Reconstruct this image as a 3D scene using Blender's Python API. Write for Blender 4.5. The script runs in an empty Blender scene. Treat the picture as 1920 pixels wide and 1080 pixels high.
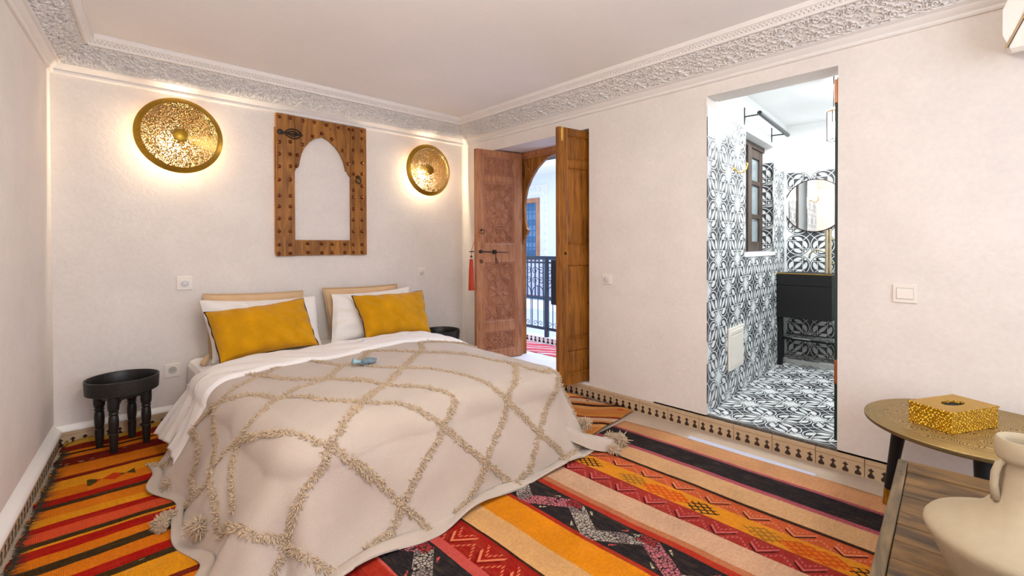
import bpy, math, random
import numpy as np
from mathutils import Matrix, Vector
SC = bpy.context.scene
COL = SC.collection
PI = math.pi
# ------------------------------------------------------------------ camera
cam_data = bpy.data.cameras.new('camera')
cam = bpy.data.objects.new('camera', cam_data)
COL.objects.link(cam)
cam_data.sensor_width = 36.0
cam_data.lens = 880.83 / 1920 * 36.0
cam_data.shift_y = (468.8 - 540) / 1920
cam_data.clip_start = 0.02
_R = Vector((0.72716892, -0.68645049, -0.0033283))
_U = Vector((0.00864444, 0.00430886, 0.99995335))
_F = Vector((0.68640413, 0.72716377, -0.00906725))
cam.matrix_world = Matrix(((_R.x, _U.x, -_F.x, 0), (_R.y, _U.y, -_F.y, 0), (_R.z, _U.z, -_F.z, 1.4), (0, 0, 0, 1)))
SC.camera = cam
# ------------------------------------------------------------------ world, light, exposure
SC.view_settings.view_transform = 'Standard'
SC.view_settings.look = 'None'
SC.view_settings.gamma = 1.0
SC.view_settings.use_curve_mapping = False
SC.view_settings.exposure = 0.0
W = bpy.data.worlds.new('world'); SC.world = W
W.use_nodes = True
bg = W.node_tree.nodes['Background']
bg.inputs[0].default_value = (0.60, 0.74, 1.0, 1)
bg.inputs[1].default_value = 2.6

def area(name, loc, target, sx, sy, power, color):
    l = bpy.data.lights.new(name, 'AREA'); l.shape = 'RECTANGLE'; l.size = sx; l.size_y = sy
    l.energy = power; l.color = color
    o = bpy.data.objects.new(name, l); COL.objects.link(o); o.location = loc
    o.rotation_euler = (Vector(target) - Vector(loc)).to_track_quat('-Z', 'Y').to_euler()
    return o
def point(name, loc, power, color, r=0.03):
    l = bpy.data.lights.new(name, 'POINT'); l.energy = power; l.color = color; l.shadow_soft_size = r
    o = bpy.data.objects.new(name, l); COL.objects.link(o); o.location = loc
    return o
# unseen lights added to brighten the room: daylight fill from behind, point fill overhead
area('rear_daylight_fill', (1.1, -1.55, 1.65), (1.3, 3.0, 2.0), 2.8, 1.9, 50, (0.95, 0.97, 1.0))
point('overhead_fill_light', (0.70, 0.95, 2.48), 68, (1.0, 0.935, 0.85), 0.10)
area('courtyard_daylight', (6.2, 3.6, 4.6), (5.4, 3.6, 0.0), 3.4, 5.0, 300, (0.62, 0.74, 1.0))
area('bathroom_fill_light', (4.9, 1.0, 2.68), (4.9, 1.0, 0), 1.2, 0.5, 44, (0.95, 0.99, 1.0))  # unseen area light added below the ceiling to brighten the bathroom

# ------------------------------------------------------------------ node expression helper
class V:
    def __init__(s, nt, k): s.nt = nt; s.k = k
    def _m(s, op, *a):
        n = s.nt.nodes.new('ShaderNodeMath'); n.operation = op
        for i, x in enumerate((s,) + a):
            if isinstance(x, V): s.nt.links.new(x.k, n.inputs[i])
            else: n.inputs[i].default_value = float(x)
        return V(s.nt, n.outputs[0])
    def __add__(s, o): return s._m('ADD', o)
    __radd__ = __add__
    def __sub__(s, o): return s._m('SUBTRACT', o)
    def __rsub__(s, o): return (s * -1) + o
    def __mul__(s, o): return s._m('MULTIPLY', o)
    __rmul__ = __mul__
    def __truediv__(s, o): return s._m('DIVIDE', o)
    def __lt__(s, o): return s._m('LESS_THAN', o)
    def __gt__(s, o): return s._m('GREATER_THAN', o)
    def abs(s): return s._m('ABSOLUTE')
    def fr(s): return s._m('FRACT')
    def fl(s): return s._m('FLOOR')
    def mx(s, o): return s._m('MAXIMUM', o)
    def mn(s, o): return s._m('MINIMUM', o)
    def sq(s): return s._m('SQRT')
    def sin(s): return s._m('SINE')
    def band(s, a, b): return (s > a) * (s < b)
    def inv(s): return 1 - s
class Mat:
    def __init__(s, name, rough=0.6, metal=0.0, spec=0.3):
        s.m = bpy.data.materials.new(name); s.m.use_nodes = True
        s.nt = s.m.node_tree; s.b = s.nt.nodes['Principled BSDF']
        s.b.inputs['Roughness'].default_value = rough
        s.b.inputs['Metallic'].default_value = metal
        s.b.inputs['Specular IOR Level'].default_value = spec
        s.tc = s.nt.nodes.new('ShaderNodeTexCoord')
    def coords(s, which='Object'):
        n = s.nt.nodes.new('ShaderNodeSeparateXYZ'); s.nt.links.new(s.tc.outputs[which], n.inputs[0])
        return [V(s.nt, n.outputs[i]) for i in range(3)]
    def comb(s, x, y, z=0.0):
        n = s.nt.nodes.new('ShaderNodeCombineXYZ')
        for i, a in enumerate((x, y, z)):
            if isinstance(a, V): s.nt.links.new(a.k, n.inputs[i])
            else: n.inputs[i].default_value = float(a)
        return n.outputs[0]
    def noise(s, scale, detail=3, rough=0.55, vec=None, stretch=None, dist=0.0):
        n = s.nt.nodes.new('ShaderNodeTexNoise'); n.inputs['Scale'].default_value = scale
        n.inputs['Detail'].default_value = detail; n.inputs['Roughness'].default_value = rough
        n.inputs['Distortion'].default_value = dist
        s.vecin(n, vec, stretch)
        return V(s.nt, n.outputs[0])
    def vecin(s, n, vec, stretch):
        src = vec if vec is not None else s.tc.outputs['Object']
        if stretch:
            mp = s.nt.nodes.new('ShaderNodeMapping'); mp.inputs['Scale'].default_value = stretch
            s.nt.links.new(src, mp.inputs[0]); src = mp.outputs[0]
        s.nt.links.new(src, n.inputs['Vector'])
    def voro(s, scale, feature='F1', vec=None, stretch=None, rnd=1.0):
        n = s.nt.nodes.new('ShaderNodeTexVoronoi'); n.feature = feature
        n.inputs['Scale'].default_value = scale; n.inputs['Randomness'].default_value = rnd
        s.vecin(n, vec, stretch)
        return V(s.nt, n.outputs['Distance'])
    def ramp(s, fac, stops, interp='LINEAR'):
        n = s.nt.nodes.new('ShaderNodeValToRGB'); r = n.color_ramp; r.interpolation = interp
        while len(r.elements) < len(stops): r.elements.new(0.5)
        for e, (p, c) in zip(r.elements, stops):
            e.position = p; e.color = (c[0], c[1], c[2], 1)
        s.nt.links.new(fac.k, n.inputs[0])
        return n.outputs[0]
    def mix(s, fac, a, b, mode='MIX'):
        n = s.nt.nodes.new('ShaderNodeMix'); n.data_type = 'RGBA'; n.blend_type = mode
        def put(i, x):
            if isinstance(x, V): s.nt.links.new(x.k, n.inputs[i])
            elif isinstance(x, (tuple, list)): n.inputs[i].default_value = (x[0], x[1], x[2], 1)
            elif isinstance(x, (float, int)): n.inputs[i].default_value = float(x)
            else: s.nt.links.new(x, n.inputs[i])
        put(0, fac); put(6, a); put(7, b)
        return n.outputs[2]
    def color(s, c):
        if isinstance(c, tuple): s.b.inputs['Base Color'].default_value = (c[0], c[1], c[2], 1)
        else: s.nt.links.new(c, s.b.inputs['Base Color'])
        return s
    def bump(s, h, strength=0.3, dist=0.01):
        n = s.nt.nodes.new('ShaderNodeBump'); n.inputs['Strength'].default_value = strength
        n.inputs['Distance'].default_value = dist
        s.nt.links.new(h.k, n.inputs['Height']); s.nt.links.new(n.outputs[0], s.b.inputs['Normal'])
        return s
    def rough(s, v):
        s.nt.links.new(v.k, s.b.inputs['Roughness']); return s

# ------------------------------------------------------------------ materials
def plaster(name, c, var=0.06, bump=0.12, rough=0.75):
    m = Mat(name, rough, spec=0.2)
    n = m.noise(2.2, 6, 0.65); n2 = m.noise(38, 4, 0.6)
    f = (n * 0.65 + n2 * 0.35)
    lo = tuple(x * (1 - var) for x in c); hi = tuple(min(1, x * (1 + var)) for x in c)
    m.color(m.ramp(f, [(0.3, lo), (0.7, hi)])); m.bump(n2 * 0.6 + n, bump, 0.01)
    return m.m
def plain(name, c, rough=0.5, metal=0.0, spec=0.4, bump=0.0, bs=60, var=0.0):
    m = Mat(name, rough, metal, spec)
    n = m.noise(bs, 4)
    m.color(m.ramp(n, [(0.3, tuple(x * (1 - var) for x in c)), (0.7, tuple(min(1, x * (1 + var)) for x in c))]) if var else c)
    if bump: m.bump(n, bump, 0.004)
    return m.m
def wood(name, dark, light, stretch, rough=0.45, scale=6, knots=True, spec=0.35, mid=0.5):
    m = Mat(name, rough, spec=spec)
    n = m.noise(scale, 6, 0.62, stretch=stretch, dist=1.2)
    n2 = m.noise(3.0, 2)
    f = n * 0.75 + n2 * 0.25
    col = m.ramp(f, [(0.32, dark), (mid, tuple((a + b) / 2 for a, b in zip(dark, light))), (0.68, light)])
    if knots:
        st = tuple(x ** 0.5 for x in stretch)
        k = m.voro(4.0, stretch=(st[0], st[1], st[2] * 1.3))
        col = m.mix((k < 0.045), col, tuple(x * 0.4 for x in dark))
    m.color(col); m.bump(n, 0.25, 0.004)
    return m.m
M = {}
M['wall'] = plaster('wall_plaster', (0.76, 0.70, 0.65), 0.085, 0.18)
M['ceil'] = plaster('ceiling_plaster', (0.88, 0.85, 0.825), 0.03, 0.03)
M['stucco'] = plaster('carved_stucco', (0.79, 0.745, 0.705), 0.03, 0.05)
M['white'] = plaster('white_plaster', (0.88, 0.86, 0.83), 0.03, 0.08)
M['bathwhite'] = plaster('bath_plaster', (0.86, 0.87, 0.87), 0.03, 0.10)
M['lav'] = plaster('gallery_plaster', (0.74, 0.75, 0.86), 0.03, 0.05)
M['floor'] = plaster('floor_screed', (0.50, 0.40, 0.31), 0.14, 0.1, 0.45)
M['pale_step'] = plaster('step_stone', (0.85, 0.82, 0.80), 0.05, 0.08, 0.5)
M['basetile'] = plaster('glazed_beige_tile', (0.56, 0.40, 0.25), 0.12, 0.08, 0.35)
M['motif'] = plain('dark_glaze', (0.035, 0.018, 0.013), 0.22, spec=0.6)
M['door_wood'] = wood('carved_cedar', (0.26, 0.085, 0.03), (0.60, 0.28, 0.135), (5, 5, 0.5))
M['door_panel'] = wood('carved_cedar_panel', (0.27, 0.095, 0.042), (0.52, 0.23, 0.12), (5, 5, 0.8), knots=False)
M['door_wood2'] = wood('varnished_cedar', (0.085, 0.022, 0.003), (0.44, 0.165, 0.02), (5, 5, 0.4), 0.35)
M['frame_wood'] = wood('frame_wood', (0.075, 0.022, 0.004), (0.50, 0.205, 0.035), (5, 5, 0.4), 0.45, 5)
M['chest_wood'] = wood('weathered_wood', (0.010, 0.012, 0.014), (0.29, 0.155, 0.05), (1.3, 0.30, 1.2), 0.7, 6, mid=0.49)
M['chest_frame'] = wood('weathered_frame', (0.05, 0.04, 0.028), (0.27, 0.18, 0.09), (0.25, 0.9, 1.2), 0.7, 12)
M['old_wood'] = wood('casement_wood', (0.022, 0.015, 0.012), (0.10, 0.065, 0.05), (4, 4, 0.5), 0.6)
M['black_wood'] = plain('black_wood', (0.014, 0.012, 0.011), 0.42, spec=0.4, bump=0.4, bs=45, var=0.4)
M['black_paint'] = plain('black_paint', (0.008, 0.008, 0.009), 0.5, spec=0.3)
M['iron'] = plain('dark_iron', (0.045, 0.028, 0.022), 0.45, 0.6, bump=0.3)
M['stud'] = plain('copper_stud', (0.20, 0.065, 0.025), 0.28, 0.9)
M['steel'] = plain('painted_rail', (0.018, 0.035, 0.06), 0.4, spec=0.4)
M['grille'] = plain('blue_iron', (0.05, 0.16, 0.30), 0.5)
M['rod'] = plain('grey_rod', (0.05, 0.055, 0.06), 0.4, 0.5)
M['brass_dark'] = plain('dark_brass', (0.42, 0.25, 0.03), 0.4, 0.9, bump=0.1, var=0.15)
M['tap'] = plain('pale_brass', (0.60, 0.50, 0.34), 0.3, 1.0)
M['gold'] = plain('gold_metal', (0.78, 0.52, 0.15), 0.28, 1.0)
M['copper'] = plain('copper_hinge', (0.55, 0.25, 0.12), 0.3, 1.0)
M['plastic'] = plain('white_plastic', (0.80, 0.74, 0.66), 0.35)
M['plastic_grey'] = plain('grey_plastic', (0.66, 0.63, 0.64), 0.35)
M['socket_dark'] = plain('socket_recess', (0.50, 0.47, 0.42), 0.4)
M['ac_tan'] = plain('tan_trim', (0.45, 0.30, 0.14), 0.5)
M['dark'] = plain('dark_void', (0.006, 0.006, 0.006), 0.8)
M['tassel'] = plain('red_silk', (0.50, 0.045, 0.008), 0.6, bump=0.6, bs=200, var=0.2)
M['orange_cord'] = plain('orange_cord', (0.62, 0.16, 0.01), 0.6)
M['fringe'] = plain('dark_fringe', (0.035, 0.026, 0.014), 0.9, var=0.3)
M['strip'] = plain('lavender_strip', (0.50, 0.52, 0.66), 0.6)
M['grout'] = plaster('grout', (0.42, 0.42, 0.41), 0.1, 0.1)

def fabric(name, c, var=0.08, scale=220, bump=0.35, sheen=0.3, rough=0.9, big=0.0):
    m = Mat(name, rough, spec=0.1)
    n = m.noise(scale, 3); n2 = m.noise(6, 4)
    f = n * (0.6 - big) + n2 * (0.4 + big)
    m.color(m.ramp(f, [(0.3, tuple(x * (1 - var) for x in c)), (0.7, tuple(min(1, x * (1 + var)) for x in c))]))
    m.bump(n, bump, 0.003)
    m.b.inputs['Sheen Weight'].default_value = sheen
    return m.m
M['blanket'] = fabric('woven_blanket', (0.50, 0.41, 0.34), 0.08, 240, 0.8)
M['tuft'] = fabric('tufted_wool', (0.52, 0.385, 0.255), 0.14, 120)
M['linen'] = fabric('white_linen', (0.84, 0.80, 0.775), 0.02, 150, 0.12, 0.1)
M['pillow_white'] = fabric('white_pillowcase', (0.84, 0.80, 0.765), 0.02, 150, 0.12, 0.1)
M['beige'] = fabric('beige_linen', (0.56, 0.38, 0.225), 0.05, 200)
M['mustard'] = fabric('mustard_velvet', (0.56, 0.26, 0.003), 0.22, 160, 0.25, 0.15, big=0.35)
M['piping'] = fabric('dark_piping', (0.035, 0.022, 0.012), 0.1)
M['pouch'] = fabric('blue_net', (0.16, 0.22, 0.25), 0.4, 60)
M['vase'] = plaster('ceramic_vase', (0.39, 0.315, 0.21), 0.08, 0.35, 0.85)
M['towel'] = fabric('black_towel', (0.010, 0.010, 0.012), 0.2)

def m_emit(name, c, s):
    m = Mat(name); m.color((0.9, 0.85, 0.75))
    m.b.inputs['Emission Color'].default_value = (*c, 1); m.b.inputs['Emission Strength'].default_value = s
    return m.m
M['bulb'] = m_emit('lit_bulb', (1.0, 0.80, 0.50), 30)
M['lantern'] = m_emit('lit_lantern', (0.85, 0.95, 1.0), 14)
def m_glass(name, c, rough=0.02, alpha=0.25):
    m = Mat(name, rough, spec=0.5); m.color(c); m.b.inputs['Alpha'].default_value = alpha
    return m.m
M['glass'] = m_glass('clear_glass', (0.55, 0.80, 0.74), 0.02, 0.10)
M['glass_edge'] = plain('green_glass_edge', (0.004, 0.035, 0.028), 0.15, spec=0.6)
M['pane'] = m_glass('window_glass', (0.30, 0.36, 0.38), 0.08, 0.75)
M['blue_pane'] = m_glass('blue_glass', (0.25, 0.42, 0.60), 0.15, 0.9)
mm = Mat('mirror', 0.02, 1.0); mm.color((0.9, 0.9, 0.9)); M['mirror'] = mm.m

def m_perf():
    # brass sheet pierced with small holes (flat sheet metal work)
    m = Mat('pierced_brass', 0.35, 0.9)
    m.color((0.80, 0.56, 0.20))
    v = m.voro(135, rnd=0.9)
    hole = (v < 0.43)
    n = m.nt.nodes.new('ShaderNodeBsdfTransparent'); mx = m.nt.nodes.new('ShaderNodeMixShader')
    out = m.nt.nodes['Material Output']
    m.nt.links.new(hole.k, mx.inputs[0]); m.nt.links.new(m.b.outputs[0], mx.inputs[1]); m.nt.links.new(n.outputs[0], mx.inputs[2])
    m.nt.links.new(mx.outputs[0], out.inputs[0])
    v2 = m.voro(135, rnd=0.9); m.bump(v2, 0.6, 0.004)
    return m.m
M['perf'] = m_perf()
def m_engraved(name, base, groove, scale, metal=0.9, rough=0.33, rim=False, fine=34):
    m = Mat(name, rough, metal)
    x, y, z = m.coords()
    a = m.voro(scale, rnd=0.6); b = (a * fine).sin()
    if rim:
        r = (x * x + y * y).sq(); b = b + ((r * 900).sin() * 1.3 - b) * (r > 0.335)
    n = m.noise(7, 3)
    g = (b > 0.35)
    m.color(m.mix(g * 0.8, groove, m.ramp(n, [(0.35, tuple(q * 0.75 for q in base)), (0.65, base)])))
    m.bump(b, 0.5, 0.003)
    return m.m
M['table_brass'] = m_engraved('engraved_brass_top', (0.085, 0.062, 0.035), (0.55, 0.38, 0.14), 13, metal=0.75, rough=0.42, rim=True, fine=62)
M['box_gold'] = m_engraved('embossed_gold', (0.90, 0.60, 0.09), (0.62, 0.34, 0.02), 60, 1.0, 0.27, fine=32)

def m_tile():
    # cement tile print: a ring with five leaves and crossing bars, two dark corners and two white ones
    m = Mat('cement_tile_print', 0.32, spec=0.4)
    x, y, z = m.coords()
    T = 0.232
    u = x / T; v = y / T
    def dist(cx, cy): return (((u - cx) * (u - cx)) + ((v - cy) * (v - cy))).sq()
    d = dist(0, 0)
    n = m.noise(7, 3); nb = m.noise(50, 3)
    dark = m.ramp(nb, [(0.3, (0.020, 0.024, 0.032)), (0.75, (0.075, 0.08, 0.09))])
    white = m.ramp(n, [(0.3, (0.62, 0.66, 0.67)), (0.7, (0.80, 0.82, 0.81))])
    def leaf(ax, ay, bx, by, fat):
        mxx, myy = (ax + bx) / 2, (ay + by) / 2
        L = math.hypot(bx - ax, by - ay); px, py = -(by - ay) / L, (bx - ax) / L
        k = (L * L / 4 - fat * fat) / (2 * fat); r = k + fat
        return (dist(mxx + px * k, myy + py * k) < r) * (dist(mxx - px * k, myy - py * k) < r)
    w = leaf(-0.17, -0.17, 0.17, 0.17, 0.075)
    for a in ((-0.19, 0.24, 0.17, 0.36), (-0.24, 0.19, -0.36, -0.17), (0.24, -0.19, 0.36, 0.17), (0.19, -0.24, -0.17, -0.36)): w = w.mx(leaf(*a, 0.082))
    t = 0.013
    inr = d < 0.47
    bars = ((u + 0.2).abs() < t) * (v < 0.2) ; bars = bars.mx(((v - 0.2).abs() < t) * (u + 0.2 > 0) * (u < 0.2)); bars = bars.mx(((u - 0.2).abs() < t) * (v > -0.2)); bars = bars.mx(((v + 0.2).abs() < t) * (u < 0.2))
    w = w.mx(bars * inr)
    w = w.mx(((u + v).abs() < 0.018) * (u.abs() > 0.2))
    w = w.mx(d.band(0.455, 0.485))
    w = w.mx(dist(0.30, 0.30) < 0.045).mx(dist(-0.30, -0.30) < 0.045)
    wc = (((u - 0.5).abs() + (v - 0.5).abs()) < 0.37).mx(((u + 0.5).abs() + (v + 0.5).abs()) < 0.37)
    w = w.mx(wc * (d > 0.515))
    m.color(m.mix(w.mn(1), dark, white))
    return m.m
M['tile'] = m_tile()
M['tile_body'] = plain('tile_edge', (0.45, 0.45, 0.44), 0.6)

def rgb(r, g, b):
    f = lambda c: ((c / 255 + 0.055) / 1.055) ** 2.4 if c > 10 else c / 255 / 12.92
    return (f(r), f(g), f(b))
def stripes(m, coord, lo, hi, edges):
    # edges: [(start, colour)] ascending
    f = (coord - lo) / (hi - lo)
    # more than 31 stops are split over two ramps
    st = [((p - lo) / (hi - lo), c) for p, c in edges]
    st = [(max(0.0, p), c) for p, c in st]
    if len(st) <= 30: return m.ramp(f, st, 'CONSTANT')
    h = len(st) // 2; cut = st[h][0]
    a = m.ramp(f, st[:h], 'CONSTANT'); b = m.ramp(f, st[h:], 'CONSTANT')
    return m.mix((f > cut), a, b)
def weave(m, x, y, col, along_x, str_=0.5):
    n = m.noise(5, 5, 0.7, stretch=(1, 6, 1) if along_x else (6, 1, 1)); nf = m.noise(150, 2)
    col = m.mix(((n - 0.5).abs() * 1.2 + 0.0), col, m.mix(0.5, col, (0.45, 0.30, 0.14)), 'MIX')
    col = m.mix(1.0, col, m.ramp(m.noise(70, 3) * 0.5 + m.noise(4, 4) * 0.5, [(0.3, (0.60, 0.60, 0.62)), (0.7, (0.95, 0.95, 0.95))]), 'MULTIPLY')
    c = x if along_x else y
    rib = (c * 900).sin() * 0.5 + nf
    m.bump(rib, str_, 0.004)
    m.color(col)
def m_rug_left():
    m = Mat('orange_striped_kilim', 0.92, spec=0.08); x, y, z = m.coords()
    wob = (m.noise(1.3, 2, stretch=(1, 0.5, 1)) - 0.5) * 0.075 + (m.noise(9, 2) - 0.5) * 0.012
    yy = y + wob
    OR, OY, RD, DR, DK, CO, BK = rgb(238, 128, 14), rgb(246, 160, 22), rgb(186, 16, 8), rgb(128, 22, 8), rgb(66, 48, 22), rgb(232, 84, 44), rgb(40, 20, 12)
    OC = rgb(186, 140, 50)
    E = [(2.0, OR), (2.08, DK), (2.14, OY), (2.22, RD), (2.30, OR), (2.38, DR), (2.425, OY), (2.59, DK), (2.65, RD), (2.72, OR), (2.80, OR), (2.82, DK), (2.885, OR), (2.97, RD), (3.05, OY), (3.07, DK), (3.12, CO), (3.215, RD), (3.27, OY), (3.36, OR), (3.47, DK), (3.52, RD), (3.60, OR),
         (3.72, OY), (3.855, DR), (3.905, OR), (4.00, OR), (4.09, DR), (4.24, OR), (4.31, BK), (4.345, OR), (4.385, DR), (4.45, OC)]
    col = stripes(m, yy, 2.0, 4.6, E)
    # woven motifs: pale streaks in the dark stripes, leaf-like flecks in the orange
    fl = m.voro(26, stretch=(0.6, 2.2, 1)); st = (fl < 0.22)
    blob = (m.noise(4.5, 1) > 0.54)
    col = m.mix(st * blob * (yy.band(2.59, 2.65).mx(yy.band(4.10, 4.22))), col, rgb(226, 190, 130))
    sh = (x * 9 + 0.3).fr(); tri = ((yy - 3.72).abs() < (sh - 0.5).abs() * 0.11) * ((x * 9 + 0.3).fl().fr() < 1)
    on = (x * 2.25 + 0.1).fr().band(0.25, 0.75)
    col = m.mix(tri * on * yy.band(3.66, 3.79), col, m.mix((x * 4.5).fr() > 0.5, rgb(84, 70, 26), rgb(214, 62, 16)))
    weave(m, x, y, col, True)
    return m.m
def m_rug_right():
    m = Mat('pink_black_kilim', 0.92, spec=0.08); x, y, z = m.coords()
    xx = x + (m.noise(1.1, 2) - 0.5) * 0.05 + (m.noise(12, 2) - 0.5) * 0.006
    BE, PK, BKK, TB, OG, YE, RZ, TR, RD, OO, LB, DRD, PR = rgb(222, 176, 140), rgb(178, 84, 96), rgb(38, 33, 38), rgb(52, 26, 18), rgb(206, 92, 50), rgb(232, 146, 34), rgb(168, 48, 42), rgb(186, 52, 34), rgb(176, 44, 26), rgb(236, 142, 16), rgb(228, 172, 110), rgb(160, 22, 16), rgb(206, 82, 74)
    E = [(0.0, BE), (0.12, DRD), (0.28, LB), (0.42, RD), (0.5, BKK), (0.68, PR), (0.72, DRD), (0.90, RD), (0.97, PR), (0.99, BKK), (1.215, PR), (1.262, DRD), (1.425, TB), (1.437, LB), (1.583, rgb(196, 110, 20)), (1.593, OO), (1.762, RD), (1.79, BKK), (2.0, TR), (2.045, rgb(196, 120, 80)), (2.08, BE), (2.235, RZ), (2.36, YE),
         (2.485, OG), (2.60, TB), (2.625, rgb(222, 172, 122)), (2.80, PK), (2.835, BKK), (3.02, PK), (3.045, rgb(220, 160, 112))]
    col = stripes(m, xx, 0.0, 3.4, E)
    warm = m.noise(1.6, 3)
    def over(mask, c):
        nonlocal col
        col = m.mix(mask, col, c)
    # zigzag ribbons of pale lozenges in the dark bands
    edge = m.voro(58, 'DISTANCE_TO_EDGE'); speck = edge > 0.085
    for c0, hw, per, ph in ((1.895, 0.105, 0.44, 0.16), (1.10, 0.11, 0.44, 0.35), (0.585, 0.09, 0.44, 0.2)):
        t = ((y + ph) / per).fr(); tri = (t - 0.5).abs() * 2
        q = (xx - c0) / hw
        band = q.abs() < 1.0
        rib = (q - (tri * 1.5 - 0.75)).abs()
        cn = (((y + ph) / per * 2).fl() * 0.37).fr()
        base = m.mix((m.noise(9, 1) > 0.52), rgb(190, 176, 160), rgb(150, 134, 128))
        c1 = m.mix(cn > 0.62, base, rgb(206, 116, 124)); c1 = m.mix((cn < 0.2) * (m.noise(6, 1) > 0.5), c1, rgb(226, 192, 120))
        over(band * (rib < 0.50) * speck, c1)
        over(band * (rib < 0.50) * (q > 0.45) * (tri > 0.8) * speck, rgb(170, 50, 52))
        dot = ((q.abs() - 0.55).abs() * 1.0 + (((y + ph) / per * 2).fr() - 0.5).abs() * 2.6) < 0.30
        over(band * (rib > 0.66) * dot * speck, m.mix(cn > 0.5, rgb(214, 90, 88), rgb(216, 196, 160)))
    # zigzag bands
    def zig(c0, hw, per, ph, cl, cd):
        t = ((y + ph) / per).fr(); z1 = (t - 0.5).abs() * 2
        q = (xx - c0) / hw
        for off, cc, on in ((0.0, cd, 1), (0.30, cl, 1), (-0.62, cl, 0), (0.9, cl, 0)):
            k = ((q - (z1 * 1.7 - 0.85) - off).abs() < 0.13) * (q.abs() < 0.86)
            k = k * (t.band(0.12, 0.74)) if on else k * ((y * 400).sin() > -0.2) * 0.8
            over(k, cc)
    zig(2.54, 0.055, 0.20, 0.0, rgb(232, 140, 104), rgb(70, 16, 14))
    zig(2.297, 0.06, 0.185, 0.05, rgb(216, 104, 100), rgb(84, 12, 18))
    zig(1.34, 0.075, 0.20, 0.1, rgb(236, 130, 90), rgb(130, 12, 8))
    zig(0.81, 0.08, 0.24, 0.0, rgb(226, 110, 74), rgb(60, 14, 10))
    # clustered lozenges in the yellow band
    la = ((xx + y * 0.75) * 27).fr(); lb = ((xx - y * 0.75) * 27).fr()
    lat = (la < 0.30).mx(lb < 0.30)
    for yc_, cl_, cf in ((1.115, rgb(46, 30, 12), None), (1.275, rgb(206, 84, 20), rgb(236, 118, 28)), (0.80, rgb(160, 110, 40), None), (0.94 - 0.3, rgb(206, 84, 20), rgb(236, 118, 28))):
        t = (((y - yc_) / 0.73 + 0.5).fr() - 0.5) * 0.73
        inb = ((xx - 2.42).abs() / 0.060 + t.abs() / 0.095) < 1.12
        inb = inb * ((xx - 2.42).abs() < 0.052)
        if cf: over(inb, cf)
        over(inb * lat, cl_)
    weave(m, x, y, col, False)
    return m.m
def m_rug_door():
    m = Mat('tribal_kilim', 0.92, spec=0.08); x, y, z = m.coords()
    s = (x * 0.82 + y * 0.57) + (m.noise(3, 2) - 0.5) * 0.05
    f = (s * 2.3).fr()
    col = m.ramp(f, [(0, rgb(214, 134, 70)), (0.28, rgb(226, 162, 92)), (0.40, rgb(60, 26, 14)), (0.50, rgb(222, 140, 80)), (0.60, rgb(230, 190, 150)), (0.78, rgb(150, 34, 24)), (0.86, rgb(224, 150, 64))], 'CONSTANT')
    v = m.voro(9, stretch=(1, 1, 1))
    col = m.mix((v < 0.22) * f.band(0.5, 0.78), col, rgb(54, 40, 28))
    col = m.mix((m.voro(7) < 0.2) * f.band(0.0, 0.3), col, rgb(214, 92, 28))
    weave(m, x, y, col, True)
    return m.m
def m_rug_gallery():
    m = Mat('red_white_rug', 0.9, spec=0.08); x, y, z = m.coords()
    f = ((x * 1.1 + y * 0.5) * 3.2 + m.noise(4, 2) * 0.5).fr()
    m.color(m.ramp(f, [(0, rgb(216, 96, 104)), (0.45, rgb(236, 206, 204)), (0.62, rgb(206, 70, 84)), (0.85, rgb(230, 190, 180))], 'CONSTANT'))
    return m.m

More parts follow.
